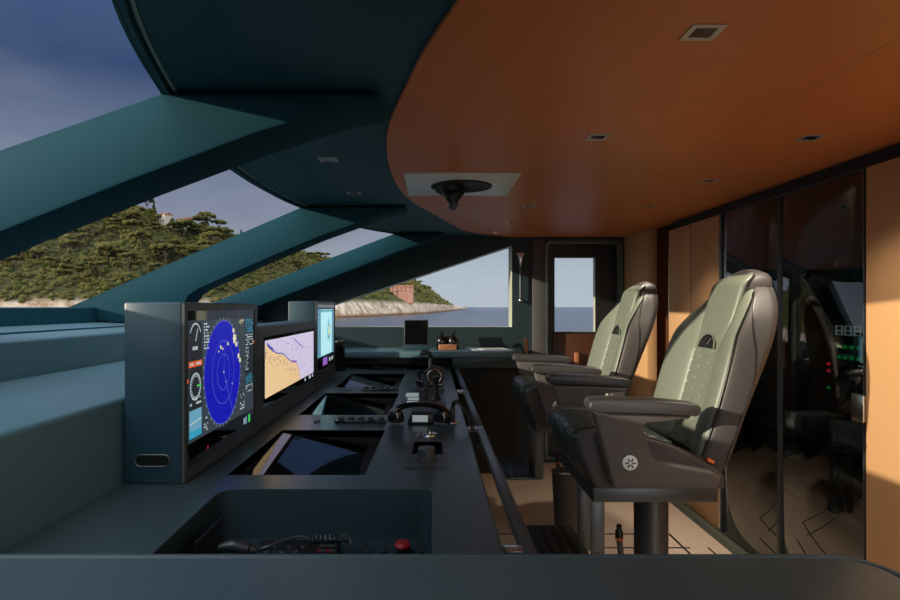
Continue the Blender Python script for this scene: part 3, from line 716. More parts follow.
FILL_POWER = 38
def downlight(x, y, lab, z=ZC, size=.078, lit=True, first=[]):
    t = thing('downlight', (x, y, z), lab, 'ceiling light', 'recessed ceiling downlights')
    if not first:
        h, g = size/2, size/2-.014
        b = bm_new(); sq = lambda q: [(x-q, y-q), (x+q, y-q), (x+q, y+q), (x-q, y+q)]
        holed(b, sq(h), [sq(g)], 'Z', z-.003, z-.0002); first.append(obj('frame', b, 'lamp_trim', t))
        b = bm_new(); box(b, x-g, x+g, y-g, y+g, z-.0015, z-.0003); first.append(obj('lens', b, 'gloss', t))
    else:
        for p in first:
            c = p.copy(); C.objects.link(c); c.parent = t
    if lit:
        l = bpy.data.lights.new('downlight_fill', 'SPOT'); l.energy = FILL_POWER; l.color = (1, .86, .70); l.spot_size = math.radians(102); l.spot_blend = .9; l.shadow_soft_size = .03  # fill light added to fittings whose lenses look unlit, brightens the aft cabin
        lo = bpy.data.objects.new('downlight_fill', l); C.objects.link(lo); lo.parent = t; lo.location = (0, 0, -.006)
for x, y, lab in ((.617, 1.367, 'square downlight nearest the camera in the tan ceiling'), (.61, 2.21, 'square downlight right of the periscope plate'), (1.40, 2.22, 'square downlight above the tan panel right of the glass doors'), (1.376, 2.98, 'square downlight above the smoked glass doors'), (.60, 3.72, 'square downlight behind the periscope plate'), (1.35, 3.72, 'square downlight above the far chair near the wall'), (1.39, 1.37, 'unseen square downlight added above the aisle beside the near tan wall panel')):
    downlight(x, y, lab, lit=x > 1)
downlight(-.449, 2.593, 'square downlight in the dark teal headliner beside the broad mullion', ZC+.012, lit=False)
downlight(-.437, 3.36, 'square downlight in the dark teal headliner beyond the broad mullion', ZC+.012, lit=False)
for i, (x, y, lab) in enumerate(((.567, 4.48, 'small dome sensor on the tan ceiling near the far wall'), (.53, 5.0, 'small dome sensor on the tan ceiling next to the far wall'))):
    b = bm_new(); lathe(b, [(.022, -.0005), (.020, -.008), (.010, -.013)], (x, y, ZC), 18); tag(obj('ceiling_sensor', b, 'white'), lab, 'sensor')

# ------------------------------------------------------------------ electronics cabinet behind the glass doors
t = thing('electronics_cabinet', (XW, 3.05, -1.38), 'tall electronics cabinet with two smoked glass doors', 'cabinet')
b = bm_new(); box(b, 2.19, 2.20, 2.45, 3.65, -1.38, .57); box(b, XW+.07, 2.2, 2.448, 2.46, -1.38, .57); box(b, XW+.07, 2.2, 3.64, 3.652, -1.38, .57); box(b, XW+.07, 2.2, 2.45, 3.65, .565, .577); box(b, XW+.07, 2.2, 2.45, 3.65, -1.39, -1.38); obj('carcass', b, 'dark', t)
for y0, y1 in ((2.444, 3.036), (3.05, 3.652)):
    b = bm_new(); box(b, XW+.004, XW+.014, y0, y1, -1.37, .562, .001); d = obj('door', b, 'cabglass', t)
    b = bm_new(); 
    for a in (y0-.004, y1-.003): box(b, XW, XW+.018, a, a+.006, -1.37, .565)
    box(b, XW, XW+.018, y0, y1, .562, .568); obj('door_edge', b, 'darkmetal', d)
    if y0 < 2.5:
        b = bm_new(); box(b, XW-.012, XW+.004, 2.43, 2.50, -.47, -.36, .003); obj('handle', b, 'chrome', d)
for i, z in enumerate((-.65, -.82, -1.0)):
    b = bm_new(); box(b, 1.86, 2.18, 2.47, 3.63, z-.012, z); obj('shelf', b, 'dark', t)
def unit(y0, y1, z, h, lab, kind):
    t = thing('rack_unit', (1.98, (y0+y1)/2, z), lab, 'rack unit', 'units in the electronics cabinet')
    b = bm_new(); box(b, 1.90, 2.12, y0, y1, z, z+h, .004); obj('case', b, 'unit' if kind else 'black', t)
    b = bm_new()
    if kind == 0:
        for k in range(3):      # three square read-outs above rows of keys
            y = y1-.065-k*.06
            for a in ((y, y+.045, z+h-.03, z+h-.026), (y, y+.045, z+h-.07, z+h-.066), (y, y+.005, z+h-.07, z+h-.026), (y+.04, y+.045, z+h-.07, z+h-.026), (y+.01, y+.035, z+h-.052, z+h-.047)): box(b, 1.896, 1.90, *a, mi=0)
        for r in range(2):
            for k in range(4): box(b, 1.896, 1.90, y0+.02+k*.043, y0+.042+k*.043, z+h-.13-r*.05, z+h-.115-r*.05, mi=1)
    else:
        for k in range(10): box(b, 1.896, 1.90, y0+.02+k*(y1-y0-.04)/10, y0+.02+(k+.6)*(y1-y0-.04)/10, z+.02, z+.05, mi=0)
    obj('front_keys', b, ['white' if kind else 'lcd', 'e_green'], t)
    return t
t0 = unit(2.64, 2.84, -.30, .24, 'rack unit with three square read-outs and green lit keys', 0)
for z, m_ in ((-.276, 'e_red'), (-.31, 'e_red'), (-.39, 'e_green')):
    b = bm_new(); box(b, 1.885, 1.895, 2.855, 2.867, z, z+.012); obj('indicator_lamp', b, m_, t0)
b = bm_new(); box(b, 1.895, 1.915, 2.842, 2.875, -.41, -.25); obj('indicator_strip', b, 'black', t0)
nm = ['upper', 'middle', 'lowest']
for i, z in enumerate((-.65, -.82, -1.0)):
    unit(2.60, 2.86, z, .11, 'low grey rack unit on the %s shelf behind the hinged glass door' % nm[i], 1)
    unit(3.08, 3.24, z+.001, .09, 'small grey rack unit on the %s shelf behind the left glass door' % nm[i], 1)
# ------------------------------------------------------------------ helm chairs
def hexh(u, v, s):
    """pillow height of a hexagon quilt, cell size s"""
    a = (s*math.sqrt(3), s*1.5); best = [9, 9]
    r0 = int(math.floor(v/a[1]))
    for r in (r0-1, r0, r0+1, r0+2):
        off = a[0]/2 if r % 2 else 0
        c0 = round((u-off)/a[0])
        for c in (c0-1, c0, c0+1):
            d = math.hypot(u-off-c*a[0], v-r*a[1])
            if d < best[0]: best = [d, best[0]]
            elif d < best[1]: best[1] = d
    e = (best[1]-best[0])/s
    return min(1, e*4)**.5

CX, CY = .894, 2.45
def Y(v): return CY+v
ST0 = [  # z, front x at the middle, half width, back x
    (-.615, 1.005, .262, 1.075), (-.56, 1.015, .288, 1.095), (-.50, 1.032, .298, 1.112), (-.40, 1.062, .305, 1.143), (-.30, 1.090, .307, 1.180), (-.20, 1.118, .302, 1.222),
    (-.12, 1.145, .286, 1.258), (-.05, 1.178, .252, 1.290), (.0, 1.208, .214, 1.312), (.05, 1.243, .165, 1.328), (.085, 1.272, .115, 1.335), (.105, 1.298, .06, 1.332)]
_a = crom([q[:3] for q in ST0], 4); _b = crom([(q[0], q[3], 0) for q in ST0], 4)
ST = [(p.x, p.y, p.z, q.y) for p, q in zip(_a, _b)]
def st(z):
    for a, b_ in zip(ST, ST[1:]):
        if z <= b_[0]:
            k = max(0, (z-a[0])/(b_[0]-a[0])); return [a[i]+(b_[i]-a[i])*k for i in range(4)]
    return list(ST[-1])
def make_chair():
    t = thing('helm_chair', (CX, CY, -E), '', 'chair')
    b = bm_new(); lathe(b, [(.15, 0), (.15, .016), (.135, .022), (.075, .03), (.067, .06), (.067, .66), (.097, .672), (.097, .688)], (CX, CY, -E), 36); pd = obj('pedestal', b, 'darkmetal', t)
    b = bm_new(); lathe(b, [(.070, .625), (.070, .655)], (CX, CY, -E), 36); lathe(b, [(.007, -.075), (.007, -.06)], (CX+.01, CY, -E+.64), 10, 'Y'); obj('collar', b, 'darkmetal', pd)
    b = bm_new(); box(b, .585, 1.04, Y(-.27), Y(.27), -.711, -.655, .006); obj('seat_base', b, 'darkmetal', t)
    # swivel lever beside the column
    b = bm_new(); tube(b, [(.78, Y(.0), -1.10), (.765, Y(.0), -.95)], .012, 10); tube(b, [(.78, Y(0), -1.10), (.86, Y(0), -1.16)], .014, 10); lv = obj('swivel_lever', b, 'darkmetal', t)
    b = bm_new(); lathe(b, [(.012, 0), (.016, .006), (.016, .035), (.010, .045), (.012, .058), (.006, .064)], (.764, Y(0), -.95), 16); obj('lever_knob', b, 'black', lv)
    b = bm_new(); lathe(b, [(.0165, .0), (.0165, .008)], (.764, Y(0), -.948), 16); obj('lever_ring', b, 'orange', lv)
    # seat
    b = bm_new(); prof = [(.580, -.652), (.553, -.59), (.530, -.515), (.532, -.482), (.552, -.466), (.62, -.460), (.75, -.480), (.90, -.525), (1.01, -.575), (1.06, -.652)]
    prism(b, prof, 'Y', Y(-.225), Y(.225), .012, 0, 3); cu = obj('seat_cushion', b, 'seat_l', t, 50)
    # quilted insert wrapping over the nose of the seat
    path = crom([(.556, -.60, 0), (.533, -.53, 0), (.526, -.492, 0), (.545, -.462, 0), (.62, -.453, 0), (.75, -.473, 0), (.92, -.527, 0)], 16)
    L = [0]
    for p, q in zip(path, path[1:]): L.append(L[-1]+(q-p).length)
    rows = []
    for i, p in enumerate(path):
        q0, q1 = path[max(0, i-1)], path[min(len(path)-1, i+1)]; tn = (q1-q0).normalized(); nx, nz = -tn.y, tn.x
        row = []
        for k in range(61):
            y = -.165+.33*k/60; h = .004+.007*hexh(L[i], y*.55, .030)
            if k in (0, 60) or i in (0, len(path)-1): h = -.006
            row.append((p.x+nx*h, Y(y), p.y+nz*h))
        rows.append(row)
    b = bm_new(); loft(b, rows, False, False); obj('quilted_insert', b, 'seat_l', cu, 180)
    for s in (-1, 1):
        b = bm_new()
        pr = [(.588, -.653), (.562, -.60), (.530, -.515), (.528, -.475), (.548, -.455), (.60, -.447), (.72, -.455), (.86, -.495), (.98, -.552), (1.045, -.60), (1.055, -.653)]
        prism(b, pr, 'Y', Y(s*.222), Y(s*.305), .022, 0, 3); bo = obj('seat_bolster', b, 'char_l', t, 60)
        b = bm_new(); tube(b, [(x, Y(s*.290), z) for x, _, z in [(p.x, 0, p.y) for p in crom([(x, z+.0, 0) for x, z in ((.66, -.452), (.72, -.458), (.86, -.497), (.98, -.552), (1.03, -.595))], 5)]], .004, 6); obj('piping', b, 'black', bo)
        # armrest
        ya, yb = sorted((Y(s*.315), Y(s*.405)))
        b = bm_new()
        prism(b, [(.537, -.345), (.540, -.325), (.552, -.316), (.60, -.314), (.78, -.320), (.905, -.332), (.919, -.342), (.920, -.362), (.908, -.374), (.78, -.366), (.56, -.360), (.545, -.356)], 'Y', ya, yb, .012, 0, 3)
        ar = obj('armrest', b, 'arm_l', t, 60)
        y0, y1 = sorted((Y(s*.312), Y(s*.372)))
        b = bm_new()
        brk = [(.562, -.361), (.90, -.374), (.894, -.388), (.80, -.400), (.748, -.403), (.736, -.410), (.734, -.428), (.752, -.485), (.765, -.522), (.785, -.540), (.85, -.552), (.98, -.575), (1.0, -.59), (1.0, -.612), (.985, -.628), (.632, -.630)]
        prism(b, brk, 'Y', y0, y1, .008, 0, 3); br = obj('arm_bracket', b, 'bracket_l', ar, 50)
        yo = Y(s*.373)
        b = bm_new(); lathe(b, [(.026, 0), (.026, -.004*s*-1), (.022, .006*s)], (.685, yo, -.539), 28, 'Y'); 
        for k in range(6):
            a = k*PI/3; tube(b, [(.685+.006*math.cos(a), yo+.0075*s, -.539+.006*math.sin(a)), (.685+.018*math.cos(a), yo+.0065*s, -.539+.018*math.sin(a))], .003, 6, mi=1)
        obj('tilt_button', b, ['plate', 'darkmetal'], br)
        b = bm_new(); box(b, .985, 1.012, Y(s*.297)-.008, Y(s*.297)+.008, -.558, -.545, .003, rot=Matrix.Rotation(.5, 4, 'Y')); o = obj('pull_tag', b, 'orange', bo)
    # backrest shell
    b = bm_new(); rows = []; seam = {-1: [], 1: []}
    for z, xf, w, xb in ST:
        f = min(1, max(.35, (.10-z)/.2))
        half = [(xf+.025, 0), (xf+.025, .45*w), (xf+.012, .66*w), (xf-.030*f, .86*w), (xf-.040*f, .95*w), (xf-.015*f, .995*w), ((xf*.55+xb*.45), w), (xb-.035, .985*w), (xb-.010, .90*w), (xb, .72*w), (xb+.008, .38*w), (xb+.010, 0)]
        ring = [(x, CY-y, z) for x, y in half]+[(x, CY+y, z) for x, y in half[::-1][1:-1]]
        ring = [tuple(p) for p in crom(ring, 3, True)]
        rows.append(ring)
        fi = 19-max(0, z+.30)*14; i = int(fi); q = Vector(ring[i]).lerp(Vector(ring[i+1]), fi-i)
        if -.57 < z < .05: seam[-1].append(tuple(q)); seam[1].append((q.x, 2*CY-q.y, z))
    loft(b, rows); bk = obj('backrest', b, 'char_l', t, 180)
    for s in (-1, 1):
        b = bm_new(); tube(b, seam[s], .0035, 6); obj('flank_piping', b, 'black', bk)
    # side bolsters: olive pads down both sides of the front
    for s in (-1, 1):
        b = bm_new(); rows = []; pts = []
        n = 34
        for i in range(n+1):
            z = -.575+(.095+.575)*i/n; _, xf, w, xb = st(z)
            lo, hi = (.31+max(0, z+.18)*1.1)*w, .95*w
            e = 1 if 0 < i < n else .05
            if i in (1, n-1): e = .7
            f = min(1, max(.35, (.10-z)/.2)); sec = []
            for k in range(20):
                a = 2*PI*k/20; u = .5+.5*math.cos(a)*(.3+.7*e)
                base = xf+.010-.050*f*u**1.4
                sec.append((base-math.sin(a)*.034*e-.002, CY+s*(lo+(hi-lo)*u), z))
            rows.append(sec)
            if 1 < i < n-1: pts.append((xf-.043*f-.001, CY+s*.957*w, z))
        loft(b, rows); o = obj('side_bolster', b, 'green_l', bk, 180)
        b = bm_new(); tube(b, pts, .0042, 6); obj('piping', b, 'black', o)
    # quilted centre
    b = bm_new(); rows = []
    n = 110
    for i in range(n+1):
        z = -.56+(.44)*i/n; _, xf, w, xb = st(z); row = []
        for k in range(71):
            y = (-.36+.72*k/70)*w; h = .002+.012*hexh(z*1.03, y*.48, .0265)
            if k in (0, 70) or i in (0, n): h = -.015
            row.append((xf+.008-h, CY+y, z))
        rows.append(row)
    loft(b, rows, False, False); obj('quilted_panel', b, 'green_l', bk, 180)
    # headrest: thick charcoal block with an olive front pad
    def hr(z):
        k = (z+.155)/.31
        fx = 1.130+.29*(z+.155)+(.055*max(0, k-.8)/.2 if k > .8 else 0)
        bx = min(1.185+.70*(z+.155), 1.340)-(.03*max(0, k-.88)/.12 if k > .88 else 0)
        hw = .112+.018*math.sin(PI*min(1, k*.85))-(.05*max(0, (k-.78)/.22)**2)
        return fx, bx, hw
    zs = [-.155, -.150]+[-.14+.27*i/16 for i in range(17)]+[.141, .149, .153]
    b = bm_new(); rows = []
    for i, z in enumerate(zs):
        fx, bx, hw = hr(z); q = 1-(.35 if i == 0 else 0)-(0, .18, .42, .75)[max(0, i-len(zs)+4)] if i > len(zs)-5 or i == 0 else 1
        cxx = (fx+bx)/2; hx = (bx-fx)/2*(1 if q == 1 else .6+.4*q); sec = []
        for j in range(28):
            a = 2*PI*j/28; c_, s_ = math.cos(a), math.sin(a)
            sec.append((cxx-hx*(abs(s_)**.5)*(1 if s_ > 0 else -1), CY+hw*q*(abs(c_)**.5)*(1 if c_ > 0 else -1), z))
        rows.append(sec)
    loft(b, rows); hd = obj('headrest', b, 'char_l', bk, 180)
    b = bm_new(); rows = []; pp = {-1: [], 1: []}
    for i in range(25):
        z = -.157+.292*i/24; fx, bx, hw = hr(z); e = (.3 if i in (0, 24) else .8 if i in (1, 23) else 1); sec = []
        for j in range(24):
            a = 2*PI*j/24; c_, s_ = math.cos(a), math.sin(a)
            sec.append((fx+.012-.021*e*(abs(s_)**.6)*(1 if s_ > 0 else -1), CY+hw*.985*(.9+.1*e)*(abs(c_)**.7)*(1 if c_ > 0 else -1), z))
        rows.append(sec)
        if 0 < i < 24:
            for s in (-1, 1): pp[s].append((fx+.022, CY+s*(hw*.99), z))
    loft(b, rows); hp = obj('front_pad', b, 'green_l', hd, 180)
    for s in (-1, 1):
        b = bm_new(); tube(b, pp[s], .0038, 6); obj('piping', b, 'black', hd)
    # emblem: black arch with a slanted A-like silver mark
    z0 = -.166; x0 = hr(z0)[0]+.012-.023
    def lean(b):
        for v in b.verts: v.co.x += .29*(v.co.z-z0)
        return b
    em = [(.070*math.cos(a), z0+.056*math.sin(a)) for a in [k*PI/18 for k in range(19)]]
    b = bm_new(); prism(b, [(CY+y, z) for y, z in em], 'X', x0, x0+.022, .002); eb = obj('emblem', lean(b), 'black', hd)
    b = bm_new(); tube(b, [(x0-.001, CY+.072*math.cos(a), z0+.058*math.sin(a)) for a in [k*PI/18 for k in range(19)]], .0032, 6); obj('emblem_seam', lean(b), 'green_l', eb)
    b = bm_new(); xx = x0-.0015
    tube(b, [(xx, CY+.052, z0+.006), (xx, CY+.006, z0+.040), (xx, CY-.012, z0+.047)], [.0030, .0026, .0012], 6)
    tube(b, [(xx, CY-.030, z0+.040), (xx, CY-.010, z0+.016)], [.0016, .0032], 6)
    tube(b, [(xx, CY-.004, z0+.008), (xx, CY-.012, z0+.005)], .0026, 6)
    obj('emblem_mark', lean(b), 'chrome', eb)
    # footrest on brackets
    for y in (-.25, -.05):
        b = bm_new(); prism(b, [(.582, -.70), (.632, -.70), (.632, -.975), (.582, -.975)], 'Y', Y(y)-.004, Y(y)+.004, .001)
        for z in (-.90, -.93): lathe(b, [(.005, -.0055), (.005, .0055)], (.607, Y(y), z), 10, 'Y', 1)
        obj('footrest_bracket', b, ['darkmetal', 'black'], t)
    b = bm_new(); box(b, .36, .62, Y(-.24), Y(.22), -.985, -.968, .006); fr = obj('footrest', b, 'darkmetal', t)
    for k in range(5):
        b = bm_new(); box(b, .375+.045*k, .405+.045*k, Y(-.225), Y(.205), -.970, -.9645, .002); obj('grip_strip', b, 'black', fr)
    return t
def children(o): return [c for c in bpy.data.objects if c.parent == o]
def copy_tree(o, parent=None):
    c = o.copy(); C.objects.link(c); c.parent = parent
    for ch in children(o): copy_tree(ch, c)
    return c
ch = make_chair()
ch2 = copy_tree(ch)
ch2.location.y += 1.2
for o, lab in ((ch, 'large near helm chair of olive and charcoal leather before the glass cabinet'), (ch2, 'far helm chair of olive and charcoal leather before the far door')):
    tag(o, lab, 'chair', 'helm chairs')

t = thing('waste_bin', (.77, 3.44, -E), 'dark tapered waste bin standing between the two helm chairs', 'bin')
b = bm_new(); lathe(b, [(.060, 0), (.082, .455), (.086, .46), (.080, .46), (.058, .02), (.0, .02)], (.77, 3.44, -E), 28, cap=False); b.faces.new([b.verts.new((.77+.06*math.cos(-2*PI*k/20), 3.44+.06*math.sin(-2*PI*k/20), -E)) for k in range(20)]); obj('bucket', b, 'char_l', t)
b = bm_new(); lathe(b, [(.074, .40), (.070, .43), (.03, .442), (.01, .44)], (.77, 3.44, -E), 20); obj('liner', b, 'paper', t)

# ------------------------------------------------------------------ outside: sea, headland, trees, villas
SEA = -7.0
def sea_mat():
    m, nt, N, L, p = ntree('sea_water')
    p.inputs['Base Color'].default_value = (.05, .062, .09, 1); p.inputs['Roughness'].default_value = .25
    tc = N.new('ShaderNodeTexCoord'); mp = N.new('ShaderNodeMapping'); mp.inputs['Scale'].default_value = (.35, .12, 1)
    L.new(tc.outputs['Object'], mp.inputs[0])
    n = N.new('ShaderNodeTexNoise'); n.inputs['Scale'].default_value = 1; n.inputs['Detail'].default_value = 8; n.inputs['Roughness'].default_value = .7
    L.new(mp.outputs[0], n.inputs['Vector'])
    bp = N.new('ShaderNodeBump'); bp.inputs['Strength'].default_value = .9; bp.inputs['Distance'].default_value = .8
    L.new(n.outputs['Fac'], bp.inputs['Height']); L.new(bp.outputs['Normal'], p.inputs['Normal'])
    return m
M['sea'] = sea_mat()
b = bm_new()
v = [b.verts.new(p) for p in ((-14000, -4000, SEA), (14000, -4000, SEA), (14000, 22000, SEA), (-14000, 22000, SEA))]; b.faces.new(v)
struct('sea', b, 'sea', 'calm blue grey sea reaching to the horizon', 'sea')

# crest and shoreline of the headland: bearing (tan), distance of shore, distance of crest, crest height above the eye
HL = [(-1.15, 300, 380, -6), (-.95, 295, 420, 30), (-.80, 298, 440, 60), (-.72, 300, 440, 70), (-.60, 305, 440, 68), (-.53, 310, 440, 72), (-.49, 315, 440, 74), (-.455, 320, 440, 62), (-.41, 325, 445, 58), (-.36, 330, 450, 57), (-.32, 340, 470, 56), (-.25, 350, 500, 50), (-.19, 360, 540, 46), (-.15, 380, 560, 40), (-.10, 430, 640, 36), (-.06, 500, 720, 32), (-.03, 560, 800, 36), (-.008, 640, 880, 27), (.012, 780, 980, 18), (.028, 950, 1120, 8), (.045, 1300, 1420, 1.0), (.058, 1650, 1700, -4)]
def hl(tb):
    for a, c in zip(HL, HL[1:]):
        if tb <= c[0]:
            k = (tb-a[0])/(c[0]-a[0]); return [a[i]+(c[i]-a[i])*k for i in (1, 2, 3)]
    return HL[-1][1:]
def ground(tb, s):
    """point of the headland at bearing tb, s=0 at the shore, 1 at the crest, >1 behind"""
    ds, dc, zc = hl(tb)
    d = ds+(dc-ds)*s
    bank = .015 if tb < -.2 else .10
    if s <= bank: z = SEA-.5+(SEA*-1+3.0)*(s/bank)**.8*(1 if zc > 6 else .5)
    elif s <= 1:
        z0 = SEA-.5+(SEA*-1+3.0)*(1 if zc > 6 else .5); k = (s-bank)/(1-bank); z = z0+(zc-z0)*(k**.85)
    else: z = zc-(s-1)*60
    x, y = tb*d, d
    if s < .16: z += (1.6*noise.noise(Vector((x*.06, y*.04, 21)))+.7*noise.noise(Vector((x*.15, y*.12, 5))))*min(1, s/.012)
    z += (1.6*noise.noise(Vector((x*.03, y*.03, 3)))+.8*noise.noise(Vector((x*.12, y*.12, 8))))*(1 if s > bank else .8)
    return Vector((x, y, z))
def hill_mat():
    m, nt, N, L, p = ntree('headland_ground')
    p.inputs['Roughness'].default_value = .95; p.inputs['Specular IOR Level'].default_value = .1
    tc = N.new('ShaderNodeTexCoord'); sx = N.new('ShaderNodeSeparateXYZ'); L.new(tc.outputs['Object'], sx.inputs[0])
    n = N.new('ShaderNodeTexNoise'); n.inputs['Scale'].default_value = .16; n.inputs['Detail'].default_value = 8; n.inputs['Roughness'].default_value = .7
    L.new(tc.outputs['Object'], n.inputs['Vector'])
    rk = N.new('ShaderNodeValToRGB'); rk.color_ramp.elements[0].position = .42; rk.color_ramp.elements[0].color = (.30, .20, .12, 1)
    rk.color_ramp.elements[1].position = .64; rk.color_ramp.elements[1].color = (.80, .68, .56, 1)
    L.new(n.outputs['Fac'], rk.inputs[0])
    gr = N.new('ShaderNodeValToRGB'); gr.color_ramp.elements[0].position = .35; gr.color_ramp.elements[0].color = (.03, .045, .012, 1)
    gr.color_ramp.elements[1].position = .65; gr.color_ramp.elements[1].color = (.11, .10, .04, 1)
    L.new(n.outputs['Fac'], gr.inputs[0])
    a = N.new('ShaderNodeMapRange'); a.inputs['From Min'].default_value = E+2; a.inputs['From Max'].default_value = E+6
    L.new(sx.outputs['Z'], a.inputs['Value'])
    ad = N.new('ShaderNodeMath'); ad.operation = 'MULTIPLY_ADD'; ad.inputs[1].default_value = 1.4; ad.inputs[2].default_value = -.7
    L.new(n.outputs['Fac'], ad.inputs[0])
    su = N.new('ShaderNodeMath'); su.operation = 'ADD'; su.use_clamp = True
    L.new(a.outputs[0], su.inputs[0]); L.new(ad.outputs[0], su.inputs[1])
    mx = N.new('ShaderNodeMix'); mx.data_type = 'RGBA'
    L.new(su.outputs[0], mx.inputs[0]); L.new(rk.outputs[0], mx.inputs[6]); L.new(gr.outputs[0], mx.inputs[7])
    # wet dark band at the waterline
    w = N.new('ShaderNodeMapRange'); w.inputs['From Min'].default_value = E+SEA+.8; w.inputs['From Max'].default_value = E+SEA+3.0
    L.new(sx.outputs['Z'], w.inputs['Value'])
    m3 = N.new('ShaderNodeMix'); m3.data_type = 'RGBA'; m3.inputs[6].default_value = (.16, .085, .03, 1)
    L.new(w.outputs[0], m3.inputs[0]); L.new(mx.outputs[2], m3.inputs[7])
    L.new(m3.outputs[2], p.inputs['Base Color'])
    bp = N.new('ShaderNodeBump'); bp.inputs['Strength'].default_value = .7; bp.inputs['Distance'].default_value = .7
    L.new(n.outputs['Fac'], bp.inputs['Height']); L.new(bp.outputs['Normal'], p.inputs['Normal'])
    return m
M['hill'] = hill_mat()
b = bm_new()
TB = [-1.15+.45*k/30 for k in range(30)]+[-.70+.758*k/300 for k in range(301)]
SS = [0, .008, .016, .025, .035, .045, .06, .08, .10, .14, .18, .24, .3, .36, .42, .5, .58, .66, .74, .82, .9, .96, 1, 1.06, 1.2, 1.5]
G = [[b.verts.new(ground(t_, s_)) for s_ in SS] for t_ in TB]
for A, B in zip(G, G[1:]):
    for i in range(len(SS)-1): b.faces.new((A[i], B[i], B[i+1], A[i+1]))
bmesh.ops.recalc_face_normals(b, faces=b.faces[:])
struct('hill', b, 'hill', 'rocky wooded headland beyond the windows', 'hill', None, 180)

def leaf_mat(name, c0, c1, sc=1.2):
    m, nt, N, L, p = ntree(name)
    p.inputs['Roughness'].default_value = .9; p.inputs['Specular IOR Level'].default_value = .1
    tc = N.new('ShaderNodeTexCoord'); n = N.new('ShaderNodeTexNoise'); n.inputs['Scale'].default_value = sc; n.inputs['Detail'].default_value = 6; n.inputs['Roughness'].default_value = .75
    L.new(tc.outputs['Object'], n.inputs['Vector'])
    r = N.new('ShaderNodeValToRGB'); r.color_ramp.elements[0].position = .36; r.color_ramp.elements[1].position = .66
    r.color_ramp.elements[0].color = (*c0, 1); r.color_ramp.elements[1].color = (*c1, 1)
    L.new(n.outputs['Fac'], r.inputs[0]); L.new(r.outputs[0], p.inputs['Base Color'])
    bp = N.new('ShaderNodeBump'); bp.inputs['Strength'].default_value = 1; bp.inputs['Distance'].default_value = .8
    L.new(n.outputs['Fac'], bp.inputs['Height']); L.new(bp.outputs['Normal'], p.inputs['Normal'])
    return m
M['pine'] = leaf_mat('pine_needles', (.022, .024, .006), (.23, .195, .055))
M['scrub'] = leaf_mat('scrub_leaves', (.024, .028, .007), (.235, .205, .065), .9)
M['bright'] = leaf_mat('bright_leaves', (.025, .042, .008), (.17, .18, .040), .9)
M['cypress'] = leaf_mat('cypress_leaves', (.012, .022, .008), (.05, .065, .022))
M['bark'] = mat('bark', (.14, .10, .07), .9)
M['stucco'] = mat('white_stucco', (.62, .56, .48), .9)
M['pink'] = mat('pink_stucco', (.60, .29, .20), .9)
M['tile'] = mat('terracotta_tiles', (.42, .15, .07), .9, var=.2, vscale=2)
M['shutter'] = mat('dark_window', (.06, .05, .05), .5)

def tree_mesh(kind, seed):
    random.seed(seed); b = bm_new(); tr = bm_new()
    if kind == 'umbrella':
        hgt = 9.
        for k in range(26):
            a = random.random()*2*PI; r = 5.2*math.sqrt(random.random())
            ball(b, (r*math.cos(a), r*math.sin(a), hgt+1.3*(1-(r/5.2)**2)+random.uniform(-.5, .7)-E), random.uniform(1.1, 2.0), (1, 1, .62), 2, 0, .5, 1.8)
        tube(tr, [(0, 0, -1-E), (.2, .1, 4-E), (.1, 0, hgt-E)], [.38, .28, .2], 7)
        for k in range(5):
            a = k*1.3; tube(tr, [(.15, 0, 5-E), (1.6*math.cos(a), 1.6*math.sin(a), 7.4-E), (3*math.cos(a), 3*math.sin(a), 8.8-E)], [.2, .14, .08], 5)
    elif kind == 'cypress':
        for k in range(16):
            z = .6+k*.75; r = 1.25*math.sin(PI*min(.96, (k+1.6)/18))**.7
            ball(b, (random.uniform(-.15, .15), random.uniform(-.15, .15), z-E), r, (1, 1, 1.1), 2, 0, .35, 2)
        tube(tr, [(0, 0, -1-E), (0, 0, 2-E)], .25, 6)
    else:
        for k in range(24):
            a = random.random()*2*PI; e = random.random()
            r = 3.6*math.sqrt(1-(e*.85)**2)*random.uniform(.55, 1)
            ball(b, (r*math.cos(a), r*math.sin(a), 2.2+4.6*e-E), random.uniform(1.0, 1.8), (1, 1, .8), 2, 0, .5, 1.8)
        tube(tr, [(0, 0, -1.5-E), (.1, .1, 4-E)], [.35, .25], 6)
    return b, tr
PROTO = {}
for kind, nv, mt in (('umbrella', 3, 'pine'), ('round', 3, 'scrub'), ('cypress', 1, 'cypress')):
    PROTO[kind] = []
    for s_ in range(nv):
        cb, tb_ = tree_mesh(kind, 10*nv+s_)
        for bm_, nm_, mm_ in ((cb, 'crown', mt), (tb_, 'trunk', 'bark')):
            bmesh.ops.translate(bm_, verts=bm_.verts[:], vec=(0, 0, E))
        mc = bpy.data.meshes.new('crown'); cb.to_mesh(mc); cb.free(); mc.shade_smooth(); mc.materials.append(M[mt])
        mt_ = bpy.data.meshes.new('trunk'); tb_.to_mesh(mt_); tb_.free(); mt_.shade_smooth(); mt_.materials.append(M['bark'])
        PROTO[kind].append((mc, mt_))
RT = random.Random(11)
NM = {'umbrella': ('umbrella_pine', 'olive green umbrella pine on the wooded headland', 'trees on the headland'), 'round': ('bushy_tree', 'rounded green bushy tree on the wooded headland', 'bushy trees on the headland'), 'cypress': ('cypress_tree', 'slim dark cypress on the headland crest', 'cypresses on the headland')}
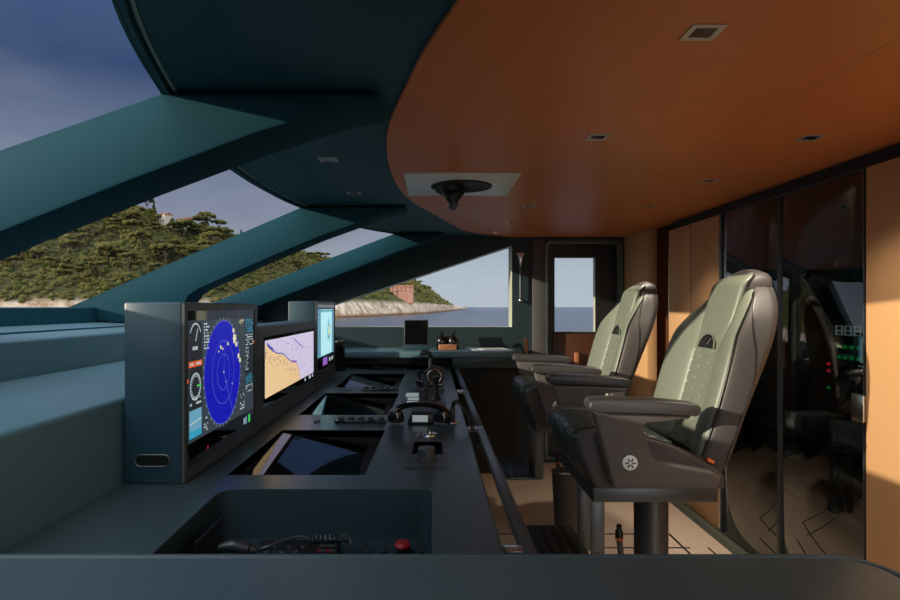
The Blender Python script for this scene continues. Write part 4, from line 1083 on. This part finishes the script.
def plant(kind, tb, s_, sc, label=None):
    p = ground(tb, s_); n_, lab, grp = NM[kind]
    r = bpy.data.objects.new(n_, None); C.objects.link(r); r.location = (p.x, p.y, p.z+E-.4)
    r.rotation_euler.z = RT.random()*6.28; r.scale = (sc, sc, sc*RT.uniform(.9, 1.1))
    mc, mt_ = RT.choice(PROTO[kind])
    c = bpy.data.objects.new('crown', mc); C.objects.link(c); c.parent = r
    k = bpy.data.objects.new('trunk', mt_); C.objects.link(k); k.parent = r
    tag(r, label or lab, 'tree', grp)
for i in range(150):
    tb = RT.uniform(-.73, -.34); s_ = RT.uniform(.10, 1.0)
    plant('umbrella' if RT.random() < .45 else 'round', tb, s_, RT.uniform(.65, 1.3)*(1. if s_ > .3 else .7))
for i in range(24):
    plant('umbrella' if RT.random() < .4 else 'round', RT.uniform(-1.08, -.74), RT.uniform(.1, .95), RT.uniform(.6, 1.0))
for i in range(55):
    tb = RT.uniform(-.34, -.16); s_ = RT.uniform(.3, 1.0)
    plant('umbrella' if RT.random() < .3 else 'round', tb, s_, RT.uniform(.5, .9))
for i in range(60):
    tb = RT.uniform(-.16, .026); s_ = RT.uniform(.22, 1.0)
    if -.085 < tb < -.02 and s_ < .42: s_ = .42+s_
    plant('umbrella' if RT.random() < .3 else 'round', tb, s_, RT.uniform(.5, .95)*(1 if tb < .0 else .6))
plant('cypress', -.4635, 1.0, 1.0, 'tall dark cypress beside the white villa on the crest')
plant('cypress', -.318, 1.0, .55, 'short dark cypress alone on the crest right of the white villa')
for tb, s_, sc in ((-.575, .99, 1.25), (-.505, 1.0, 1.35), (-.53, .9, 1.2), (-.375, .99, 1.2), (-.355, .97, 1.0), (-.432, .84, .7), (-.40, .80, .7), (-.545, 1.0, 1.5), (-.385, .94, 1.1)):
    plant('umbrella', tb, s_, sc)
# uncountable scrub between the trees
b = bm_new(); random.seed(3)
for i in range(4900):
    tb = random.uniform(-1.12, -.74) if i > 4200 else random.choice([random.uniform(-.74, -.30), random.uniform(-.74, -.30), random.uniform(-.34, -.14), random.uniform(-.14, .035)]); s_ = random.uniform(.022 if tb < -.2 else .17, 1.02)
    if -.075 < tb < -.025 and s_ < .34: continue
    p = ground(tb, s_); r = random.uniform(.9, 2.4)*(1.0 if tb < -.2 else 1.25)
    if tb > .012: r *= .6
    ball(b, p+Vector((0, 0, r*.25)), r, (1, 1, .8), 1, random.choice([0, 0, 0, 1, 2]), .6, 1.9)
o = obj('scrub', b, ['scrub', 'pine', 'bright'], None, 180); tag(o, 'dense green scrub covering the rocky headland slopes', 'scrub', None, 'stuff')

def villa(tb, s_, w, d, h, wall, rot, lab, wins, name='villa', roofh=1.6, extra=None, lift=0):
    p = ground(tb, s_); t = thing(name, (p.x, p.y, p.z-1+lift), lab, 'house'); t.rotation_euler.z = rot
    def ob(n_, b, mats, par):
        me = bpy.data.meshes.new(n_); b.to_mesh(me); b.free()
        for m_ in mats: me.materials.append(M[m_])
        o = bpy.data.objects.new(n_, me); C.objects.link(o); o.parent = par; return o
    b = bm_new(); box(b, -w/2, w/2, -d/2, d/2, -4-lift, h)
    if extra: box(b, *extra)
    wl = ob('walls', b, [wall], t)
    b = bm_new(); prism(b, [(-d/2-.5, h), (d/2+.5, h), (0, h+roofh)], 'X', -w/2-.5, w/2+.5)
    if extra: box(b, extra[0]-.3, extra[1]+.3, extra[2]-.3, extra[3]+.3, extra[5], extra[5]+.5)
    ob('roof', b, ['tile'], t)
    for k in range(wins):
        for fl_ in ((h-2.4,) if h < 6.5 else (h-2.4, h-5.4)):
            x = -w/2+w*(k+.5)/wins
            b = bm_new(); box(b, x-.5, x+.5, -d/2-.08, -d/2+.1, fl_, fl_+1.5); ob('window', b, ['shutter'], wl)
villa(-.445, .95, 8, 7, 9.5, 'stucco', -.5, 'white villa with terracotta roof near the crest beside the tall cypress', 3, extra=(-7, -4, -3, 3, -4, 6.5))
villa(-.413, .98, 10, 7, 8, 'stucco', -.5, 'cream villa with terracotta roof on the crest among pines', 3)
villa(-.165, .80, 18, 8, 6, 'stucco', -.4, 'pale low house on the slope seen in the narrow pane', 3)
villa(-.050, .22, 21, 9, 7.5, 'pink', -.1, 'pink villa above the rocks in the slanted side window', 5, extra=(-3, 5, -6.5, 0, -10, 3.5), lift=4.5, roofh=1.2)

# ------------------------------------------------------------------ light
sd = Vector((1, .45, -.25)).normalized()
sun = bpy.data.lights.new('sun', 'SUN'); sun.energy = 5.7; sun.angle = .009; sun.color = (1, .86, .66)
so = bpy.data.objects.new('sun', sun); C.objects.link(so); so.rotation_euler = sd.to_track_quat('-Z', 'Y').to_euler(); so.location = (-30, 16, 12)

w = bpy.data.worlds.new('sky'); S.world = w; w.use_nodes = True
nt = w.node_tree; N, L = nt.nodes, nt.links
bg = N['Background']
tc = N.new('ShaderNodeTexCoord'); sx = N.new('ShaderNodeSeparateXYZ'); L.new(tc.outputs['Generated'], sx.inputs[0])
rp = N.new('ShaderNodeValToRGB'); cr = rp.color_ramp
cr.elements[0].position = 0; cr.elements[0].color = (.46, .52, .58, 1)
cr.elements[1].position = 1; cr.elements[1].color = (1.6, 1.78, 2.0, 1)
for pos, c in ((.06, (.44, .50, .57)), (.15, (.30, .34, .47)), (.25, (.19, .235, .37)), (.34, (.045, .085, .20)), (.44, (.06, .11, .24)), (.62, (.62, .74, .95))):
    e = cr.elements.new(pos); e.color = (*c, 1)
L.new(sx.outputs['Z'], rp.inputs[0])
mp = N.new('ShaderNodeMapping'); mp.inputs['Scale'].default_value = (1.6, 1.6, 6); mp.inputs['Rotation'].default_value = (.1, .25, 0); L.new(tc.outputs['Generated'], mp.inputs[0])
n = N.new('ShaderNodeTexNoise'); n.inputs['Scale'].default_value = 1.7; n.inputs['Detail'].default_value = 7; n.inputs['Roughness'].default_value = .6; L.new(mp.outputs[0], n.inputs['Vector'])
c2 = N.new('ShaderNodeValToRGB'); c2.color_ramp.elements[0].position = .47; c2.color_ramp.elements[1].position = .78; c2.color_ramp.elements[1].color = (.55, .55, .55, 1); L.new(n.outputs['Fac'], c2.inputs[0])
mx = N.new('ShaderNodeMix'); mx.data_type = 'RGBA'; mx.inputs[7].default_value = (.42, .44, .53, 1)
ch_ = N.new('ShaderNodeMapRange'); ch_.interpolation_type = 'SMOOTHSTEP'; ch_.inputs['From Min'].default_value = .24; ch_.inputs['From Max'].default_value = .38; ch_.inputs['To Min'].default_value = 1; ch_.inputs['To Max'].default_value = .12; L.new(sx.outputs['Z'], ch_.inputs['Value'])
cm = N.new('ShaderNodeMath'); cm.operation = 'MULTIPLY'; L.new(c2.outputs[0], cm.inputs[0]); L.new(ch_.outputs[0], cm.inputs[1])
L.new(cm.outputs[0], mx.inputs[0]); L.new(rp.outputs[0], mx.inputs[6])
# brighter veiled sky around the sun and overhead behind the boat
dt = N.new('ShaderNodeVectorMath'); dt.operation = 'DOT_PRODUCT'; dt.inputs[1].default_value = -sd; L.new(tc.outputs['Generated'], dt.inputs[0])
mr = N.new('ShaderNodeMapRange'); mr.inputs['From Min'].default_value = .86; mr.inputs['From Max'].default_value = 1.0; mr.interpolation_type = 'SMOOTHSTEP'; mr.inputs['To Max'].default_value = 2.0; L.new(dt.outputs['Value'], mr.inputs['Value'])
d2 = N.new('ShaderNodeVectorMath'); d2.operation = 'DOT_PRODUCT'; d2.inputs[1].default_value = (.38, -.88, .28); L.new(tc.outputs['Generated'], d2.inputs[0])
m2 = N.new('ShaderNodeMapRange'); m2.inputs['From Min'].default_value = .25; m2.inputs['From Max'].default_value = .95; m2.interpolation_type = 'SMOOTHSTEP'; m2.inputs['To Max'].default_value = 2.2; L.new(d2.outputs['Value'], m2.inputs['Value'])
gl1 = N.new('ShaderNodeMix'); gl1.data_type = 'RGBA'; gl1.blend_type = 'ADD'; gl1.clamp_result = False; gl1.inputs[7].default_value = (1, .86, .66, 1); L.new(mr.outputs[0], gl1.inputs[0]); L.new(mx.outputs[2], gl1.inputs[6])
gl1.clamp_factor = False
gl2 = N.new('ShaderNodeMix'); gl2.data_type = 'RGBA'; gl2.blend_type = 'ADD'; gl2.clamp_factor = False; gl2.inputs[7].default_value = (.86, .84, .80, 1); L.new(m2.outputs[0], gl2.inputs[0]); L.new(gl1.outputs[2], gl2.inputs[6])
L.new(gl2.outputs[2], bg.inputs['Color']); bg.inputs['Strength'].default_value = 1.0

# ------------------------------------------------------------------ camera
cam = bpy.data.cameras.new('camera'); co = bpy.data.objects.new('camera', cam); C.objects.link(co)
co.location = (0, 0, E); co.rotation_euler = (PI/2, 0, 0)
cam.lens = 24; cam.sensor_width = 36; cam.shift_x = .02; cam.shift_y = .0078; cam.clip_start = .02; cam.clip_end = 40000
S.camera = co
S.view_settings.view_transform = 'Standard'; S.view_settings.look = 'None'; S.view_settings.exposure = .15; S.view_settings.gamma = 1
S.view_settings.use_curve_mapping = False
